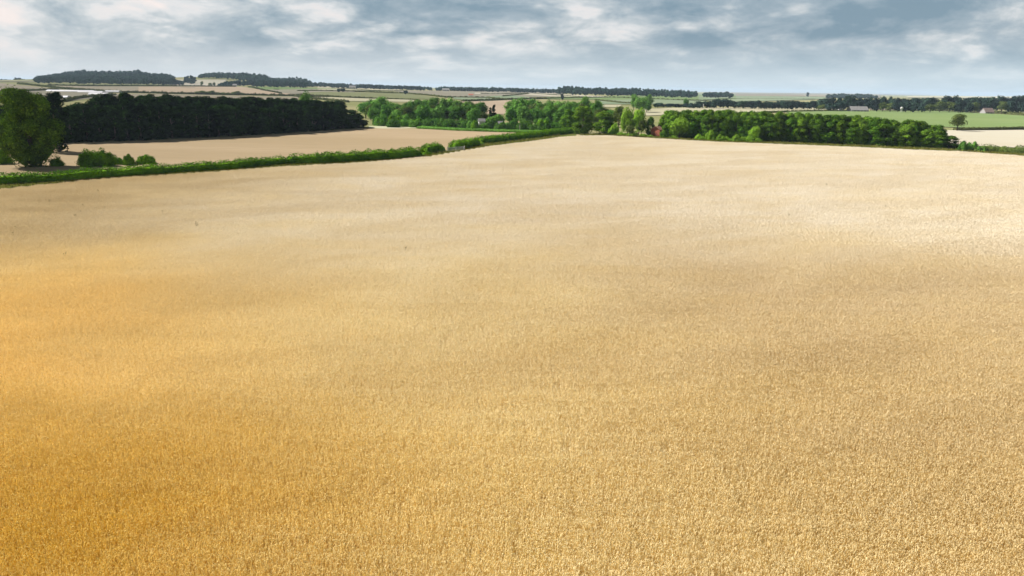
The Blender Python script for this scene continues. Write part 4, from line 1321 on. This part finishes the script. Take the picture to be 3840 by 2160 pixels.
def wheat_object(name, tiles, X, Y, label):
    n = len(X)
    rs = np.random.RandomState(len(X))
    me = bpy.data.meshes.new(name)
    me.vertices.add(n)
    me.vertices.foreach_set('co', np.stack([X, Y, np.full(n, 0.0)], 1).astype(np.float32).ravel())
    hz1 = value_noise(X, Y * 1.6, 17.0, 1); hz2 = value_noise(X, Y * 1.4, 3.1, 2); hz3 = value_noise(X, Y, 30.0, 3)
    hgt = 0.90 + 0.14 * hz1 + 0.07 * hz3 + rs.uniform(-.012, .012, n)
    t1 = (value_noise(X, Y, 9.0, 5) - .5) * 0.05; t2 = (value_noise(X, Y, 9.0, 6) - .5) * 0.05
    rot = np.zeros((n, 3)); scl = np.ones((n, 3)); scl[:, 2] = hgt
    for i in range(n):
        mt_ = Euler((t1[i], t2[i], 0)).to_matrix() @ Euler((0, 0, rs.randint(4) * math.pi / 2)).to_matrix()
        rot[i] = mt_.to_euler()
    at = me.attributes.new('rot', 'FLOAT_VECTOR', 'POINT'); at.data.foreach_set('vector', rot.astype(np.float32).ravel())
    at = me.attributes.new('scl', 'FLOAT_VECTOR', 'POINT'); at.data.foreach_set('vector', scl.astype(np.float32).ravel())
    at = me.attributes.new('idx', 'INT', 'POINT'); at.data.foreach_set('value', rs.randint(0, len(tiles), n).astype(np.int32))
    o = obj(name, me)
    col = bpy.data.collections.new(name + '_tiles')
    for t_ in tiles: col.objects.link(t_)
    ng = bpy.data.node_groups.new(name + '_nodes', 'GeometryNodeTree')
    ng.interface.new_socket('Geometry', in_out='INPUT', socket_type='NodeSocketGeometry')
    ng.interface.new_socket('Geometry', in_out='OUTPUT', socket_type='NodeSocketGeometry')
    N = ng.nodes; Lk = ng.links
    gi = N.new('NodeGroupInput'); go = N.new('NodeGroupOutput')
    ci = N.new('GeometryNodeCollectionInfo'); ci.inputs['Collection'].default_value = col
    ci.inputs['Separate Children'].default_value = True; ci.inputs['Reset Children'].default_value = True
    ip = N.new('GeometryNodeInstanceOnPoints'); ip.inputs['Pick Instance'].default_value = True

    def attr(nm, typ):
        a = N.new('GeometryNodeInputNamedAttribute'); a.data_type = typ; a.inputs[0].default_value = nm
        return a.outputs[0]
    Lk.new(gi.outputs[0], ip.inputs['Points']); Lk.new(ci.outputs[0], ip.inputs['Instance'])
    Lk.new(attr('idx', 'INT'), ip.inputs['Instance Index'])
    e2r = N.new('FunctionNodeEulerToRotation'); Lk.new(attr('rot', 'FLOAT_VECTOR'), e2r.inputs[0])
    Lk.new(e2r.outputs[0], ip.inputs['Rotation'])
    Lk.new(attr('scl', 'FLOAT_VECTOR'), ip.inputs['Scale'])
    Lk.new(ip.outputs[0], go.inputs[0])
    md = o.modifiers.new('wheat', 'NODES'); md.node_group = ng
    return tag(o, label, 'wheat', kind='stuff')


def grid(size, x0, x1, y0, y1):
    xs = np.arange(x0, x1, size) + size / 2; ys = np.arange(y0, y1, size) + size / 2
    g = np.meshgrid(xs, ys); return g[0].ravel(), g[1].ravel()


NEAR_R = 72.0
ymax = float(field_poly[:, 1].max()) + 4
GX4, GY4 = grid(4.0, -212, 212, 4, ymax)


def tile_in(x, y, s):
    c = np.ones(x.shape, bool)
    for a, b in ((-.5, -.5), (.5, -.5), (.5, .5), (-.5, .5)):
        c &= inside(x + a * s, y + b * s, field_poly)
    return c


full4 = tile_in(GX4, GY4, 4.0); view4 = in_view(GX4, GY4)
near4 = np.hypot(GX4, GY4) < NEAR_R
sel = full4 & view4 & ~near4
fx = np.concatenate([GX4[sel] + a for a in (-1, 1) for b in (-1, 1)])
fy = np.concatenate([GY4[sel] + b for a in (-1, 1) for b in (-1, 1)])
sel = full4 & view4 & near4
nx_, ny_ = [], []
for dx_ in (-1, 1):
    for dy_ in (-1, 1):
        nx_.append(GX4[sel] + dx_); ny_.append(GY4[sel] + dy_)
nx_ = np.concatenate(nx_); ny_ = np.concatenate(ny_)
sel = (~full4) & view4
ex_, ey_ = [], []
for i in range(4):
    for j in range(4):
        ex_.append(GX4[sel] + (i - 1.5)); ey_.append(GY4[sel] + (j - 1.5))
ex_ = np.concatenate(ex_); ey_ = np.concatenate(ey_)
k = inside(ex_, ey_, field_poly)
ex_, ey_ = ex_[k], ey_[k]
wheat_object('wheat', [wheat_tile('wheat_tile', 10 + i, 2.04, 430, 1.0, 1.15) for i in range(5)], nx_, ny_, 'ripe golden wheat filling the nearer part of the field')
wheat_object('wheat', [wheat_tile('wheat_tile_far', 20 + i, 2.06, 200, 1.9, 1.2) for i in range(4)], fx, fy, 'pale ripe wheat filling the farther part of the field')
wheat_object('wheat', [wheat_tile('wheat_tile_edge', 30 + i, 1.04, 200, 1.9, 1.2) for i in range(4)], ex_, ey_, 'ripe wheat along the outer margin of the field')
print('tiles', len(nx_), len(fx), len(ex_))

# weeds that stick out of the crop
M['weed'] = foliage_mat('dark_weed', (0.20, 0.16, 0.06), (0.24, 0.21, 0.08), (0.18, 0.13, 0.05), 0.1, 1.0, 0.3)


def weed_mesh(seed):
    rs = random.Random(seed); b = MB()
    for k in range(7):
        a = rs.uniform(0, 6.28); s = rs.uniform(.1, .3); h = rs.uniform(.85, 1.25)
        b.tube([(0, 0, 0), (math.cos(a) * s * .5, math.sin(a) * s * .5, h * .6), (math.cos(a) * s, math.sin(a) * s, h)], [.02, .015, .008], 4)
        for j in range(5):
            z = h * (0.65 + .08 * j); c = (math.cos(a) * s * z / h, math.sin(a) * s * z / h, z); u = rs.uniform(0, 6.28)
            b.poly([(c[0], c[1], c[2] - .04), (c[0] + .06 * math.cos(u), c[1] + .06 * math.sin(u), c[2]), (c[0], c[1], c[2] + .05), (c[0] - .06 * math.cos(u), c[1] - .06 * math.sin(u), c[2])])
    me = bpy.data.meshes.new('weed'); me.from_pydata(b.v, [], b.f); me.materials.append(M['weed']); me.update()
    return me


wm = [weed_mesh(i) for i in range(3)]
WD = [(185, 752), (312, 770), (300, 790), (282, 806), (45, 875), (60, 850), (738, 842), (370, 712), (242, 948), (735, 835), (2916, 635), (3320, 770), (2960, 805), (1520, 930), (610, 790), (3100, 690)]
for i, (x, y) in enumerate(WD):
    q = P(x, y, 0.85); q[2] = 0
    o = obj('weed', wm[i % 3], None, q); o.scale = (0.45, 0.45, 0.82); o.rotation_euler = (0, 0, i * 1.3)
    tag(o, 'dark weed stalk sticking up out of the wheat', 'weed', 'dark weeds scattered in the wheat')

# ---------------------------------------------------------------- haze
hb = MB(); hb.box((0, 5200, 28), (24000, 15500, 64))
hm, t, o_ = new_mat('haze')
pv = t.new('ShaderNodeVolumePrincipled')
pv.inputs['Color'].default_value = (0.62, 0.80, 1.0, 1)
pv.inputs['Density'].default_value = HAZE_DENSITY
t.l.new(pv.outputs[0], o_.inputs['Volume'])
hz_o = hb.build('haze', hm)
tag(hz_o, 'thin pale blue air lying over the whole countryside', 'haze', kind='stuff')
